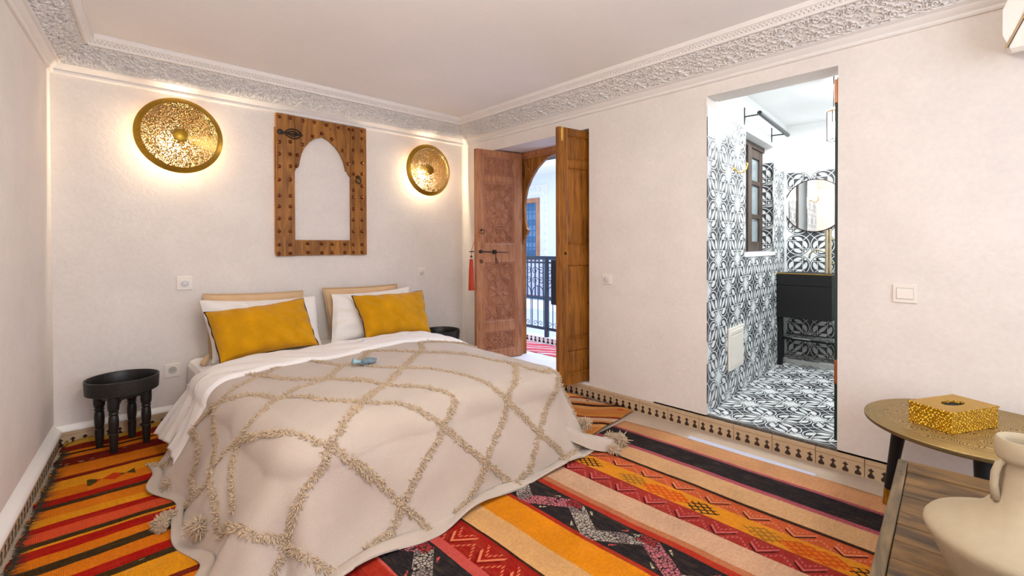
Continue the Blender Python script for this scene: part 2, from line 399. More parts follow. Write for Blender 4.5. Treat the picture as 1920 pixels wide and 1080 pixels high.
# ------------------------------------------------------------------ mesh builder
class MB:
    def __init__(s): s.v = []; s.f = []; s.mi = []
    def add(s, vs, fs, mi=0):
        n = len(s.v); s.v += [tuple(map(float, p)) for p in vs]; s.f += [tuple(i + n for i in f) for f in fs]; s.mi += [mi] * len(fs); return s
    def box(s, x0, x1, y0, y1, z0, z1, mi=0):
        x0, x1 = sorted((x0, x1)); y0, y1 = sorted((y0, y1)); z0, z1 = sorted((z0, z1))
        v = [(x0, y0, z0), (x1, y0, z0), (x1, y1, z0), (x0, y1, z0), (x0, y0, z1), (x1, y0, z1), (x1, y1, z1), (x0, y1, z1)]
        return s.add(v, [(0, 3, 2, 1), (4, 5, 6, 7), (0, 1, 5, 4), (1, 2, 6, 5), (2, 3, 7, 6), (3, 0, 4, 7)], mi)
    def tube(s, pts, r, n=8, closed=False, mi=0, caps=True):
        P = [Vector(p) for p in pts]; m = len(P)
        rs = r if isinstance(r, (list, tuple)) else [r] * m
        vs = []; up = None
        for i in range(m):
            a = P[(i - 1) % m] if (closed or i > 0) else P[i]; b = P[(i + 1) % m] if (closed or i < m - 1) else P[i]
            t = (b - a).normalized() if (b - a).length > 1e-9 else Vector((0, 0, 1))
            if up is None:
                up = Vector((0, 0, 1)) if abs(t.z) < 0.9 else Vector((1, 0, 0))
            e = (up - t * up.dot(t))
            if e.length < 1e-6: e = t.orthogonal()
            e.normalize(); up = e; g = t.cross(e)
            for k in range(n):
                an = 2 * PI * k / n
                vs.append(P[i] + (e * math.cos(an) + g * math.sin(an)) * rs[i])
        fs = []
        for i in range(m if closed else m - 1):
            j = (i + 1) % m
            for k in range(n):
                fs.append((i * n + k, i * n + (k + 1) % n, j * n + (k + 1) % n, j * n + k))
        if not closed and caps:
            fs.append(tuple(reversed(range(n)))); fs.append(tuple(range((m - 1) * n, m * n)))
        return s.add(vs, fs, mi)
    def lathe(s, prof, n=32, c=(0, 0, 0), ax='z', mi=0, closed=False):
        vs = []; fs = []
        for r, h in prof:
            for k in range(n):
                a = 2 * PI * k / n
                if ax == 'z': vs.append((c[0] + r * math.cos(a), c[1] + r * math.sin(a), c[2] + h))
                elif ax == 'y': vs.append((c[0] + r * math.cos(a), c[1] + h, c[2] + r * math.sin(a)))
                else: vs.append((c[0] + h, c[1] + r * math.cos(a), c[2] + r * math.sin(a)))
        m = len(prof)
        for i in range(m if closed else m - 1):
            j = (i + 1) % m
            for k in range(n): fs.append((i * n + k, i * n + (k + 1) % n, j * n + (k + 1) % n, j * n + k))
        if not closed:
            if prof[0][0] > 1e-6: fs.append(tuple(reversed(range(n))))
            if prof[-1][0] > 1e-6: fs.append(tuple(range((m - 1) * n, m * n)))
        return s.add(vs, fs, mi)
    def prism(s, poly, d0, d1, plane='xz', mi=0):
        # poly in the plane, extruded along the remaining axis
        def P(a, b, d):
            return (a, d, b) if plane == 'xz' else ((d, a, b) if plane == 'yz' else (a, b, d))
        n = len(poly)
        vs = [P(a, b, d0) for a, b in poly] + [P(a, b, d1) for a, b in poly]
        fs = [tuple(range(n)), tuple(reversed(range(n, 2 * n)))] + [(i, i + n, (i + 1) % n + n, (i + 1) % n) for i in range(n)]
        return s.add(vs, fs, mi)
    def grid(s, X, Y, Z, mi=0):
        h, w = X.shape; n = len(s.v)
        s.v += list(map(tuple, np.stack([X, Y, Z], -1).reshape(-1, 3).tolist()))
        idx = np.arange(h * w).reshape(h, w) + n
        q = np.stack([idx[:-1, :-1], idx[:-1, 1:], idx[1:, 1:], idx[1:, :-1]], -1).reshape(-1, 4)
        s.f += list(map(tuple, q.tolist())); s.mi += [mi] * len(q); return s
    def sphere(s, c, r, nu=12, nv=8, sc=(1, 1, 1), mi=0):
        pr = []
        vs = [(c[0], c[1], c[2] - r * sc[2])]
        for i in range(1, nv):
            t = -PI / 2 + PI * i / nv
            for k in range(nu):
                a = 2 * PI * k / nu
                vs.append((c[0] + r * sc[0] * math.cos(t) * math.cos(a), c[1] + r * sc[1] * math.cos(t) * math.sin(a), c[2] + r * sc[2] * math.sin(t)))
        vs.append((c[0], c[1], c[2] + r * sc[2])); L = len(vs) - 1
        fs = [(0, 1 + (k + 1) % nu, 1 + k) for k in range(nu)]
        for i in range(nv - 2):
            for k in range(nu):
                a = 1 + i * nu + k; b = 1 + i * nu + (k + 1) % nu
                fs.append((a, b, b + nu, a + nu))
        fs += [(L, L - nu + k, L - nu + (k + 1) % nu) for k in range(nu)]
        return s.add(vs, fs, mi)
    def xf(s, mat, start=0):
        s.v[start:] = [tuple(mat @ Vector(p)) for p in s.v[start:]]; return s
    def mesh(s, name, mats, smooth=False):
        me = bpy.data.meshes.new(name)
        me.from_pydata(s.v, [], s.f)
        for m in (mats if isinstance(mats, (list, tuple)) else [mats]): me.materials.append(m)
        if any(s.mi): me.polygons.foreach_set('material_index', s.mi)
        me.validate(); me.update()
        if smooth:
            me.polygons.foreach_set('use_smooth', [True] * len(me.polygons))
            if smooth is not True: me.set_sharp_from_angle(angle=math.radians(smooth))
        return me
def recalc(me):
    import bmesh
    b = bmesh.new(); b.from_mesh(me); bmesh.ops.recalc_face_normals(b, faces=b.faces); b.to_mesh(me); b.free()
def link(name, me, parent=None, kind=None, label=None, cat=None, group=None):
    o = bpy.data.objects.new(name, me); COL.objects.link(o)
    if parent is not None: o.parent = parent
    for k, v in (('kind', kind), ('label', label), ('category', cat), ('group', group)):
        if v: o[k] = v
    return o
def obj(name, mb, m, parent=None, smooth=False, bevel=0, fix=True, **kw):
    me = mb.mesh(name, m, smooth)
    if fix: recalc(me)
    o = link(name, me, parent, **kw)
    if bevel:
        b = o.modifiers.new('bevel', 'BEVEL'); b.width = bevel; b.segments = 2; b.limit_method = 'ANGLE'; b.angle_limit = math.radians(50)
    return o
def thing(name, label, cat, loc=(0, 0, 0), rot=0, group=None, kind=None):
    o = link(name, None, None, kind, label, cat, group); o.location = loc; o.rotation_euler = (0, 0, rot); return o
def struct(name, loc=(0, 0, 0), rot=0, label=None):
    o = link(name, None, None, 'structure', label); o.location = loc; o.rotation_euler = (0, 0, rot); return o
def dup(root, loc=None, rot=None, label=None):
    r = root.copy(); COL.objects.link(r)
    if loc: r.location = loc
    if rot is not None: r.rotation_euler = (0, 0, rot)
    if label: r['label'] = label
    for ch in list(root.children):
        c = ch.copy(); COL.objects.link(c); c.parent = r
        for g in list(ch.children):
            d = g.copy(); COL.objects.link(d); d.parent = c
    return r

# ================================================================== ROOM SHELL
WX, WY, ZC = 3.482, 4.544, 2.86      # right wall, back wall, ceiling
YB = -1.75                           # wall behind the camera
LA = math.atan(0.1135)               # the left wall is not square to the room
def lx(y): return -0.085 - 0.1135 * (WY - y)
o = obj('floor', MB().box(-1.2, WX + 0.02, YB - 0.2, WY + 0.05, -0.1, 0.0), M['floor'], kind='structure')
o = obj('ceiling', MB().box(-1.2, WX + 0.45, YB - 0.2, WY + 0.2, ZC, ZC + 0.12), M['ceil'], kind='structure')
obj('wall_back', MB().box(-0.4, WX + 0.45, WY, WY + 0.2, -0.1, ZC + 0.1), M['wall'], kind='structure')
# right wall: door niche (y 2.655..3.985) and bathroom opening (y .735..1.56)
D0, D1, DZ0, DZ1 = 2.655, 3.985, 0.115, 2.475
B0, B1, BZ0, BZ1 = 0.735, 1.56, 0.118, 2.512
def rough_outline_wall():
    mb = MB()
    t1, t2 = 0.20, 0.40
    mb.box(WX, WX + t1, YB, B0, -0.1, ZC)
    mb.box(WX, WX + t1, B0, B1, -0.1, BZ0); mb.box(WX, WX + t1, B0, B1, BZ1, ZC)
    mb.prism([(WX, B1), (WX + t1, B1 + t1 * 0.0732), (WX + t1, 2.2), (WX, 2.2)], -0.1, ZC, 'xy')
    mb.box(WX, WX + t2, 2.2, D0, -0.1, ZC)
    mb.box(WX, WX + t2, D0, D1, -0.1, DZ0); mb.box(WX, WX + t2, D0, D1, DZ1, ZC)
    mb.box(WX, WX + t2, D1, WY, -0.1, ZC)
    # hand-plastered lip of the bathroom opening, a little proud of the wall
    mb.box(WX - 0.004, WX + 0.03, B1 - 0.001, B1 + 0.012, 2.33, BZ1 - 0.01)
    return mb
obj('wall_right', rough_outline_wall(), M['wall'], fix=False, kind='structure')
obj('door_sill', MB().box(WX - 0.002, WX + 0.46, D0 + 0.001, D1 - 0.001, DZ0 - 0.02, DZ0 + 0.012), M['pale_step'], kind='structure', bevel=0.004)
# left wall, rotated by LA about the back corner
lw = obj('wall_left', MB().box(-0.2, 0.0, -6.6, 0.2, -0.1, ZC), M['wall'], kind='structure')
lw.location = (lx(WY), WY, 0); lw.rotation_euler = (0, 0, -LA)
# wall behind the camera, with its window opening
mb = MB(); wx0, wx1, wz0, wz1 = -0.35, 2.55, 0.68, 2.62
mb.box(-1.3, wx0, YB - 0.2, YB, -0.1, ZC); mb.box(wx1, WX + 0.2, YB - 0.2, YB, -0.1, ZC)
mb.box(wx0, wx1, YB - 0.2, YB, -0.1, wz0); mb.box(wx0, wx1, YB - 0.2, YB, wz1, ZC)
obj('wall_front', mb, M['wall'], fix=False, kind='structure')
w = struct('window_1', (0, 0, 0))
fb = MB()
for a in (wx0, wx1 - 0.07, (wx0 + wx1) / 2 - 0.035): fb.box(a, a + 0.07, YB - 0.14, YB - 0.07, wz0, wz1)
fb.box(wx0, wx1, YB - 0.14, YB - 0.07, wz0, wz0 + 0.07); fb.box(wx0, wx1, YB - 0.14, YB - 0.07, wz1 - 0.07, wz1)
obj('window_frame', fb, M['frame_wood'], w, fix=False)

# soft rounded plaster corner between back and right wall
mb = MB(); prof = []
for i in range(7):
    a = PI / 2 * i / 6
    prof.append((WX - 0.028 + 0.028 * (1 - math.cos(a)) * 1.0, WY - 0.028 * (1 - math.sin(a))))
mb.prism([(WX + 0.01, WY + 0.01)] + [(WX - 0.03, WY + 0.001)] + [(WX - 0.03 + 0.031 * math.sin(t * PI / 12), WY + 0.001 - 0.031 * (1 - math.cos(t * PI / 12))) for t in range(1, 6)] + [(WX + 0.001, WY - 0.03)], 0.1, 2.62, 'xy')
obj('trim_1', mb, M['wall'], kind='structure', smooth=60)

# ------------------------------------------------------------------ carved cornice
P0 = [(0.0, 2.602), (0.014, 2.604), (0.021, 2.612), (0.021, 2.624), (0.013, 2.630), (0.028, 2.640), (0.045, 2.660), (0.052, 2.660), (0.062, 2.668)]
P1 = [(0.200, 2.786), (0.214, 2.786), (0.218, 2.797)]
P2 = [(0.242, 2.826), (0.250, 2.828), (0.252, 2.865)]
def smooth(x): x = np.clip(x, 0, 1); return x * x * (3 - 2 * x)
def relief(S, T):
    # arabesque stucco; S along, T across, both in metres, band height B
    B = 0.18; P = 0.36
    s = (S / P) % 1.0; s = np.where(s > 0.5, 1 - s, s) * P           # mirrored repeat, 0..P/2
    t = T - B / 2; ta = np.abs(t)
    h = np.zeros_like(s)
    def put(d, w, amp=1.0):
        nonlocal h
        h = np.maximum(h, amp * smooth(1 - np.abs(d) / (w * 0.85)) ** 0.7)
    def leaf(cx, cy, L, Wd, ang, amp=1.0):
        nonlocal h
        for yy in (ta,):
            dx = s - cx; dy = yy - cy
            u = dx * math.cos(ang) + dy * math.sin(ang); v = -dx * math.sin(ang) + dy * math.cos(ang)
            k = 1 - (u / L) ** 2; k = np.clip(k, 0, 1)
            e = 1 - np.abs(v) / (Wd * 0.85 * k ** 0.8 + 1e-6)
            g = smooth(np.clip(e, 0, 1) * 2.2) * (0.72 + 0.28 * np.clip(np.abs(v) / (Wd * 0.25), 0, 1))
            h = np.maximum(h, amp * g * (k > 0))
    def spiral(cx, cy, R, turns, ph, w):
        nonlocal h
        dx = s - cx; dy = ta - cy; r = np.hypot(dx, dy); a = np.arctan2(dy, dx)
        q = (r / R * turns - (a + ph) / (2 * PI)) % 1.0
        q = np.minimum(q, 1 - q) * R / turns
        h = np.maximum(h, smooth(1.25 - q / w) * (r < R))
    # rosette of eight petals at s=0
    r = np.hypot(s, t); a = np.arctan2(t, s)
    put(r - 0.030 * (1 + 0.32 * np.cos(8 * a)), 0.0065)
    put(r, 0.011)
    # interlacing stems
    put(t - 0.052 * np.cos(2 * PI * S / P), 0.007); put(t + 0.052 * np.cos(2 * PI * S / P), 0.007)
    put(ta - (0.012 + 0.060 * np.abs(np.sin(2 * PI * S / P * 1.0)) ** 0.8), 0.006)
    spiral(0.055, 0.056, 0.026, 2.0, 0.6, 0.0048); spiral(0.128, 0.054, 0.028, 2.0, 3.4, 0.0050)
    spiral(0.092, 0.020, 0.017, 1.6, 1.9, 0.0042); spiral(0.165, 0.024, 0.016, 1.5, 5.0, 0.0042)
    for cx, cy, L, Wd, an in ((0.03, 0.060, 0.022, 0.008, 2.2), (0.090, 0.062, 0.022, 0.009, 1.57), (0.155, 0.072, 0.026, 0.009, 0.5), (0.018, 0.078, 0.016, 0.007, 0.2),
                              (0.070, 0.012, 0.020, 0.008, 0.5), (0.118, 0.016, 0.024, 0.009, -0.6), (0.175, 0.050, 0.018, 0.008, 1.2), (0.068, 0.082, 0.016, 0.006, -0.5), (0.115, 0.083, 0.018, 0.006, 0.4), (0.145, 0.005, 0.02, 0.007, 0.2)):
        leaf(cx, cy, L, Wd, an)
    e = np.minimum(T, B - T); h = np.where(e < 0.004, 0.9, h)
    return h
def cornice(name, O, d, n, s0, s1, rel0, rel1):
    # O wall foot point, d along, n into the room
    root = struct(name)
    O = np.array([O[0], O[1], 0.0]); d = np.array([d[0], d[1], 0.0]); n = np.array([n[0], n[1], 0.0])
    def sweep(prof, close):
        mb = MB(); vs = []
        for s in (s0, s1):
            for p in prof: vs.append(O + d * s + n * p[0] + np.array([0, 0, p[1]]))
        k = len(prof)
        fs = [(i, i + 1, k + i + 1, k + i) for i in range(k - 1)]
        mb.add(vs, fs); return mb
    for nm, pr in (('lower_moulding', P0), ('middle_moulding', P1), ('upper_fascia', P2)):
        me = sweep(pr, False).mesh(nm, M['stucco'], 40)
        link(nm, me, root)
    def sheet(nm, A, Bp, res, fn, depth, a0, a1):
        A = np.array(A); Bp = np.array(Bp); L = np.linalg.norm(Bp - A)
        nt = max(4, int(L / res)); ns = int((a1 - a0) / res)
        S, T = np.meshgrid(np.linspace(a0, a1, ns), np.linspace(0, L, nt))
        h = fn(S, T) * depth - depth
        ax = (Bp - A) / L; no = np.array([ax[1], -ax[0]])   # outward (away from the wall, down)
        off = A[0] + ax[0] * T + no[0] * h; zz = A[1] + ax[1] * T + no[1] * h
        X = O[0] + d[0] * S + n[0] * off; Y = O[1] + d[1] * S + n[1] * off
        me = MB().grid(X, Y, zz).mesh(nm, M['stucco'], True); recalc_dir(me)
        return link(nm, me, root)
    sheet('carved_band', P0[-1], P1[0], 0.0034, relief, 0.022, rel0, rel1)
    def holes(S, T):
        q = (S / 0.026) % 1.0; k = np.ones_like(S)
        for tc, ph in ((0.011, 0.0), (0.025, 0.5)):
            u = ((q + ph) % 1.0 - 0.5) * 0.026; v = T - tc
            k = np.minimum(k, 1 - smooth(1.7 - (np.abs(u) + np.abs(v) * 0.9) / 0.0040))
        return k
    sheet('pierced_band', P1[-1], P2[0], 0.0030, holes, 0.014, rel0, rel1)
    return root
def recalc_dir(me): pass
cornice('trim_2', (WX, WY), (0, -1), (-1, 0), 0.0, WY - YB, 0.0, 5.2)
cornice('trim_3', (WX, WY), (-1, 0), (0, -1), 0.0, WX - lx(WY) + 0.02, 0.0, 3.60)
cl, sl = math.cos(LA), math.sin(LA)
cornice('trim_4', (lx(WY), WY), (-sl, -cl), (cl, -sl), -0.03, 6.3, 0.0, 2.2)

# ------------------------------------------------------------------ tiled baseboards
def ring_pts2(r, z, n=20): return [(r * math.cos(2 * PI * i / n), r * math.sin(2 * PI * i / n), z) for i in range(n)]
def motif_poly(w=0.036, h=0.058):
    # stepped crown on a bulb: the dark glazed vase motif
    half = [(0.0, 0.0), (0.36, 0.02), (0.48, 0.14), (0.44, 0.28), (0.22, 0.44), (0.13, 0.58), (0.15, 0.66), (0.36, 0.74), (0.40, 0.84), (0.20, 0.86), (0.12, 0.98), (0, 1.0)]
    pts = [(x * w, y * h) for x, y in half] + [(-x * w, y * h) for x, y in reversed(half[1:-1])]
    return pts
_mo = MB().prism(motif_poly(), 0, 0.0016, 'yz')
ME_MOTIF = _mo.mesh('motif', M['motif']); recalc(ME_MOTIF)
def tile_mesh(L):
    mb = MB(); g = 0.0018
    mb.box(0, 0.016, g, L - g, 0.0, 0.082); mb.box(0, 0.020, g, L - g, 0.085, 0.108); mb.box(0, 0.012, g, L - g, 0.08, 0.087)
    me = mb.mesh('tile', M['basetile']); recalc(me); return me
ME_T = tile_mesh(0.255)
def baseboard(root, P, ang, L, first):
    # local +y runs along the wall, local -x points into the room
    n = int(L / 0.255) + 1
    for i in range(n):
        t = link('tile', ME_T, root); t.location = (P[0] + math.cos(ang + PI / 2) * 0.255 * i, P[1] + math.sin(ang + PI / 2) * 0.255 * i, 0)
        t.rotation_euler = (0, 0, ang)
        for k in range(4):
            m_ = link('motif', ME_MOTIF, t); m_.location = (0.0158, 0.032 + 0.0637 * k, 0.006)
# right wall: room side is -x, so the tile frame is turned half round
rb = struct('baseboard_right')
# start at joint y=.593+.255*k ; tiles run towards -y when turned by 180 deg
baseboard(rb, (WX, 0.593 + 0.255 * 15, 0), PI, 6.0, 0)
bb = struct('baseboard_back')
baseboard(bb, (WX, WY, 0), -PI / 2 + PI - PI, 0.01, 0) if False else None
for i in range(15):
    t = link('tile', ME_T, bb); t.location = (-0.085 + 0.255 * i, WY, 0); t.rotation_euler = (0, 0, -PI / 2)
    for k in range(4):
        m_ = link('motif', ME_MOTIF, t); m_.location = (0.0158, 0.032 + 0.0637 * k, 0.006)
mb = MB().prism([(WY - 0.022, 0.108), (WY + 0.01, 0.108), (WY + 0.01, 0.15), (WY - 0.004, 0.15), (WY - 0.016, 0.128), (WY - 0.022, 0.122)], -0.1, WX, 'yz')
obj('plaster_ledge', mb, M['white'], bb, smooth=50)
bl = struct('baseboard_left', (lx(WY), WY, 0), -LA)
ME_TL = (lambda mb: (mb.box(0, 0.03, 0.0018, 0.253, 0.0, 0.078), mb.box(0, 0.034, 0.0018, 0.253, 0.081, 0.104), mb.box(0, 0.026, 0.0018, 0.253, 0.075, 0.084), mb)[-1])(MB()).mesh('tile', plain('side_tile', (0.52, 0.40, 0.25), 0.45, bump=0.5, bs=20, var=0.2))
recalc(ME_TL)
for i in range(24):
    t = link('tile', ME_TL, bl); t.location = (0.0, -0.02 - 0.255 * (i + 1), 0)
    for k in range(4):
        m_ = link('motif', ME_MOTIF, t); m_.location = (0.0298, 0.032 + 0.0637 * k, 0.006)
mb = MB().prism([(-0.01, 0.104), (0.042, 0.104), (0.044, 0.112), (0.030, 0.132), (0.012, 0.150), (0.0, 0.175), (-0.01, 0.175)], -6.3, 0.0, 'xz')
obj('plaster_ledge', mb, M['white'], bl, smooth=60)

# ================================================================== BALCONY DOOR
# inner frame standing at the far face of the wall, with the arched board
AX = 3.86
arch = [(3.30, 2.405), (3.40, 2.40), (3.495, 2.385), (3.575, 2.346), (3.683, 2.270), (3.767, 2.172), (3.835, 2.062), (3.868, 1.952), (3.878, 1.834), (3.870, 1.70), (3.845, 1.61), (3.822, 1.58), (3.836, 1.545), (3.862, 1.52), (3.866, 1.49), (3.895, 1.463), (3.90, 1.43), (3.925, 1.40)]
yc = 3.30
la = [(2 * yc - y, z) for y, z in reversed(arch[1:])]
fr = struct('trim_5')
ym0, ym1 = 2.675, 3.925
poly = la + arch + [(ym1, 2.44), (ym0, 2.44)]
obj('arch_board', MB().prism(poly, AX, AX + 0.035, 'yz'), M['frame_wood'], fr, smooth=False)
mb = MB().box(AX - 0.015, AX + 0.075, ym1 - 0.005, ym1 + 0.05, 0.11, 2.47); obj('jamb_post', mb, M['door_wood2'], fr, bevel=0.004)
mb = MB().box(AX - 0.015, AX + 0.075, ym0 - 0.05, ym0 + 0.005, 0.11, 2.47); obj('jamb_post', mb, M['door_wood2'], fr, bevel=0.004)
mb = MB().box(AX - 0.03, AX + 0.075, ym0 - 0.05, ym1 + 0.05, 2.425, 2.475); obj('head_rail', mb, M['door_wood'], fr, bevel=0.005)
mb = MB()
for sgn in (1, -1):
    mb.box(AX - 0.008, AX + 0.002, yc + sgn * 0.02, yc + sgn * 0.60, 2.405, 2.43)
    a = (yc + sgn * 0.6, 2.40); b_ = (yc + sgn * 0.44, 2.21)
    mb.prism([a, (a[0] + 0.006, a[1] - 0.004), (b_[0] + 0.006, b_[1] - 0.004), b_], AX - 0.0015, AX + 0.001, 'yz')
obj('board_batten', mb, M['door_wood'], fr, fix=True)

def star_relief(U, Vv, w, h):
    # carved star and leaf pattern of a panel, 0..1
    a = np.zeros_like(U)
    x = U - w / 2; y = Vv - h / 2
    def put(d, wd, amp=1.0):
        nonlocal a
        a = np.maximum(a, amp * smooth(1.3 - np.abs(d) / wd))
    tall = h > 0.4
    R = w * 0.46
    centres = [(0, h * 0.0)] if not tall else [(0, 0.0)]
    r = np.hypot(x, y); th = np.arctan2(y, x)
    k = 8
    # petals
    for i in range(k):
        an = 2 * PI * i / k + PI / 8
        u = x * math.cos(an) + y * math.sin(an); v = -x * math.sin(an) + y * math.cos(an)
        rr = R * 0.50 if tall else min(R * 0.5, h * 0.26)
        kk = np.clip(1 - ((u - rr) / (rr * 0.48)) ** 2, 0, 1)
        e = 1 - np.abs(v) / (rr * 0.24 * kk ** 0.7 + 1e-6)
        a = np.maximum(a, smooth(np.clip(e, 0, 1) * 1.8) * (kk > 0))
    lim = R if tall else h * 0.47
    put(np.maximum(np.abs(x), np.abs(y)) - lim * 0.78, 0.005); put((np.abs(x) + np.abs(y)) / 1.4142 - lim * 0.78, 0.005)
    put(r - lim * 0.96, 0.006)
    put(r - lim * 0.22, 0.006)
    # strapwork lattice above and below, leaves in corners
    q = 0.115
    for sgn in (1, -1):
        z = ((x + sgn * y) / q) % 1.0; z = np.minimum(z, 1 - z) * q
        put(np.where(r > lim, z, 1), 0.0055, 0.9)
    for (cx, cy) in ((w * .34, h * .40), (-w * .34, h * .40), (w * .34, -h * .40), (-w * .34, -h * .40), (0, h * .42), (0, -h * .42), (0, h * .33), (0, -h * .33)):
        rr = np.hypot(x - cx, y - cy); tt = np.arctan2(y - cy, x - cx)
        put(rr - 0.024 * (1 + 0.35 * np.cos(6 * tt)), 0.006)
    b = np.minimum(np.minimum(U, w - U), np.minimum(Vv, h - Vv))
    a = np.where(b < 0.012, 0.9, a)
    return a
ROWS = [(2.174, 2.405), (1.406, 2.115), (0.543, 1.229), (0.218, 0.454)]
def door_leaf(name, hinge, free, carved, wm, pm, side):
    # local x from hinge to free edge, local y thickness (visible face at y=0, body on +side)
    H = Vector(hinge); Fv = Vector(free); w = (Fv - H).length; an = math.atan2(Fv.y - H.y, Fv.x - H.x)
    r = struct(name, (H.x, H.y, 0), an)
    zb, zt, T = 0.135, 2.462, 0.05
    s0, s1 = 0.095, 0.09
    def bx(nm, x0, x1, z0, z1, y0=0.0, y1=T, m=wm, bev=0.003): return obj(nm, MB().box(x0, x1, side * y0, side * y1, z0, z1), m, r, bevel=bev)
    bx('stile', 0, s0, zb, zt); bx('stile', w - s1, w, zb, zt)
    zs = [zb] + [q for row in reversed(ROWS) for q in row] + [zt]
    for i in range(0, len(zs), 2): bx('rail', s0, w - s1, zs[i], zs[i + 1])
    for z0, z1 in ROWS:
        x0, x1 = s0, w - s1
        mb = MB()
        for k, (e, d) in enumerate(((0.0, 0.006), (0.012, 0.012), (0.02, 0.010))):
            pass
        # picture-frame moulding
        prof = [(0.0, 0.001), (0.006, -0.002), (0.014, 0.004), (0.018, 0.012), (0.0, 0.012)]
        for (ax0, az0, ax1, az1, ix, iz) in ((x0, z0, x1, z0, 0, 1), (x1, z0, x1, z1, -1, 0), (x1, z1, x0, z1, 0, -1), (x0, z1, x0, z0, 1, 0)):
            vs = []
            for (px, pz, m1) in ((ax0, az0, 0), (ax1, az1, 1)):
                cxs = 1 if px == x0 else -1; czs = 1 if pz == z0 else -1
                for t_, d_ in prof: vs.append((px + cxs * t_, side * d_, pz + czs * t_))
            k = len(prof); mb.add(vs, [(i, (i + 1) % k, k + (i + 1) % k, k + i) for i in range(k)])
        obj('panel_moulding', mb, wm, r)
        if carved:
            W_, H_ = x1 - x0 - 0.034, z1 - z0 - 0.034
            U, Vv = np.meshgrid(np.linspace(0, W_, int(W_ / 0.0034)), np.linspace(0, H_, int(H_ / 0.0034)))
            hh = star_relief(U, Vv, W_, H_)
            mb = MB().grid(U + x0 + 0.017, side * (0.020 - 0.014 * hh), Vv + z0 + 0.017)
            me = mb.mesh('carved_panel', pm, True); link('carved_panel', me, r)
            bx('panel_back', x0, x1, z0, z1, 0.022, 0.04, pm, 0)
        else:
            b = 0.045
            mb = MB(); y_in, y_out = side * 0.014, side * 0.006
            v = [(x0 + .012, y_in, z0 + .012), (x1 - .012, y_in, z0 + .012), (x1 - .012, y_in, z1 - .012), (x0 + .012, y_in, z1 - .012), (x0 + b, y_out, z0 + b), (x1 - b, y_out, z0 + b), (x1 - b, y_out, z1 - b), (x0 + b, y_out, z1 - b)]
            v += [(x, side * 0.04, z) for x, _, z in v[:4]]
            mb.add(v, [(4, 5, 6, 7), (0, 1, 5, 4), (1, 2, 6, 5), (2, 3, 7, 6), (3, 0, 4, 7), (8, 9, 1, 0), (9, 10, 2, 1), (10, 11, 3, 2), (11, 8, 0, 3), (8, 11, 10, 9)])
            obj('raised_panel', mb, pm, r, bevel=0.002)
    return r, w, an
dl, wl, al = door_leaf('door_1', (3.82, 3.872, 0), (3.228, 3.985, 0), True, M['door_wood'], M['door_panel'], -1)
# the leaf's local +y points to -y world here, visible face is local y=0 looking to the camera
dr, wr, ar = door_leaf('door_2', (3.80, 2.662, 0), (3.178, 2.752, 0), False, M['door_wood2'], M['door_wood2'], -1)
# hardware of the left leaf (local x measured from hinge; z world)
def leafpart(nm, mb, m, root, **k): return obj(nm, mb, m, root, **k)
mb = MB().tube([(wl - 0.035, 0.016, 1.338), (wl - 0.40, 0.016, 1.325)], [0.008, 0.004], 8)
mb.lathe([(0.001, -.012), (0.02, -.01), (0.02, .006), (0.012, .012), (0.001, .014)], 12, (wl - 0.05, 0.008, 1.338), 'y')
bolt = leafpart('sliding_bolt', mb, M['iron'], dl, smooth=40)
mb = MB().box(wl - 0.24, wl - 0.205, 0, 0.028, 1.31, 1.355); mb.tube([(wl - 0.222, 0.03, 1.325), (wl - 0.225, 0.034, 1.27), (wl - 0.24, 0.034, 1.235), (wl - 0.255, 0.034, 1.215), (wl - 0.235, 0.034, 1.20), (wl - 0.222, 0.034, 1.235), (wl - 0.223, 0.034, 1.27)], 0.004, 6)
leafpart('bolt_keeper', mb, M['iron'], bolt, smooth=40)
def ring_pts(c, r, n=18): return [(c[0] + r * math.cos(2 * PI * i / n), c[1], c[2] + r * math.sin(2 * PI * i / n)) for i in range(n)]
mb = MB().tube(ring_pts((wl - 0.075, 0.016, 1.555), 0.022), 0.0035, 6, closed=True); mb.sphere((wl - 0.06, 0.004, 1.575), 0.011); mb.sphere((wl - 0.045, 0.004, 1.548), 0.009)
leafpart('ring_pull', mb, M['iron'], dl, smooth=True)
mb = MB().tube(ring_pts((wl - 0.06, 0.006, 1.23), 0.016, 12), 0.005, 6, closed=True); leafpart('key_eye', mb, M['iron'], dl, smooth=True)
# hardware of the right leaf
mb = MB().box(wr - 0.048, wr - 0.018, -0.001, 0.006, 2.335, 2.458); mb.box(wr - 0.040, wr - 0.026, 0.0, 0.011, 2.36, 2.44)
leafpart('brass_bolt', mb, M['gold'], dr, bevel=0.002)
mb = MB().lathe([(0.001, -.003), (0.013, -.002), (0.013, .004), (0.006, .006), (0.001, .006)], 14, (wr - 0.07, 0.001, 1.33), 'y'); leafpart('keyhole', mb, M['iron'], dr, smooth=40)
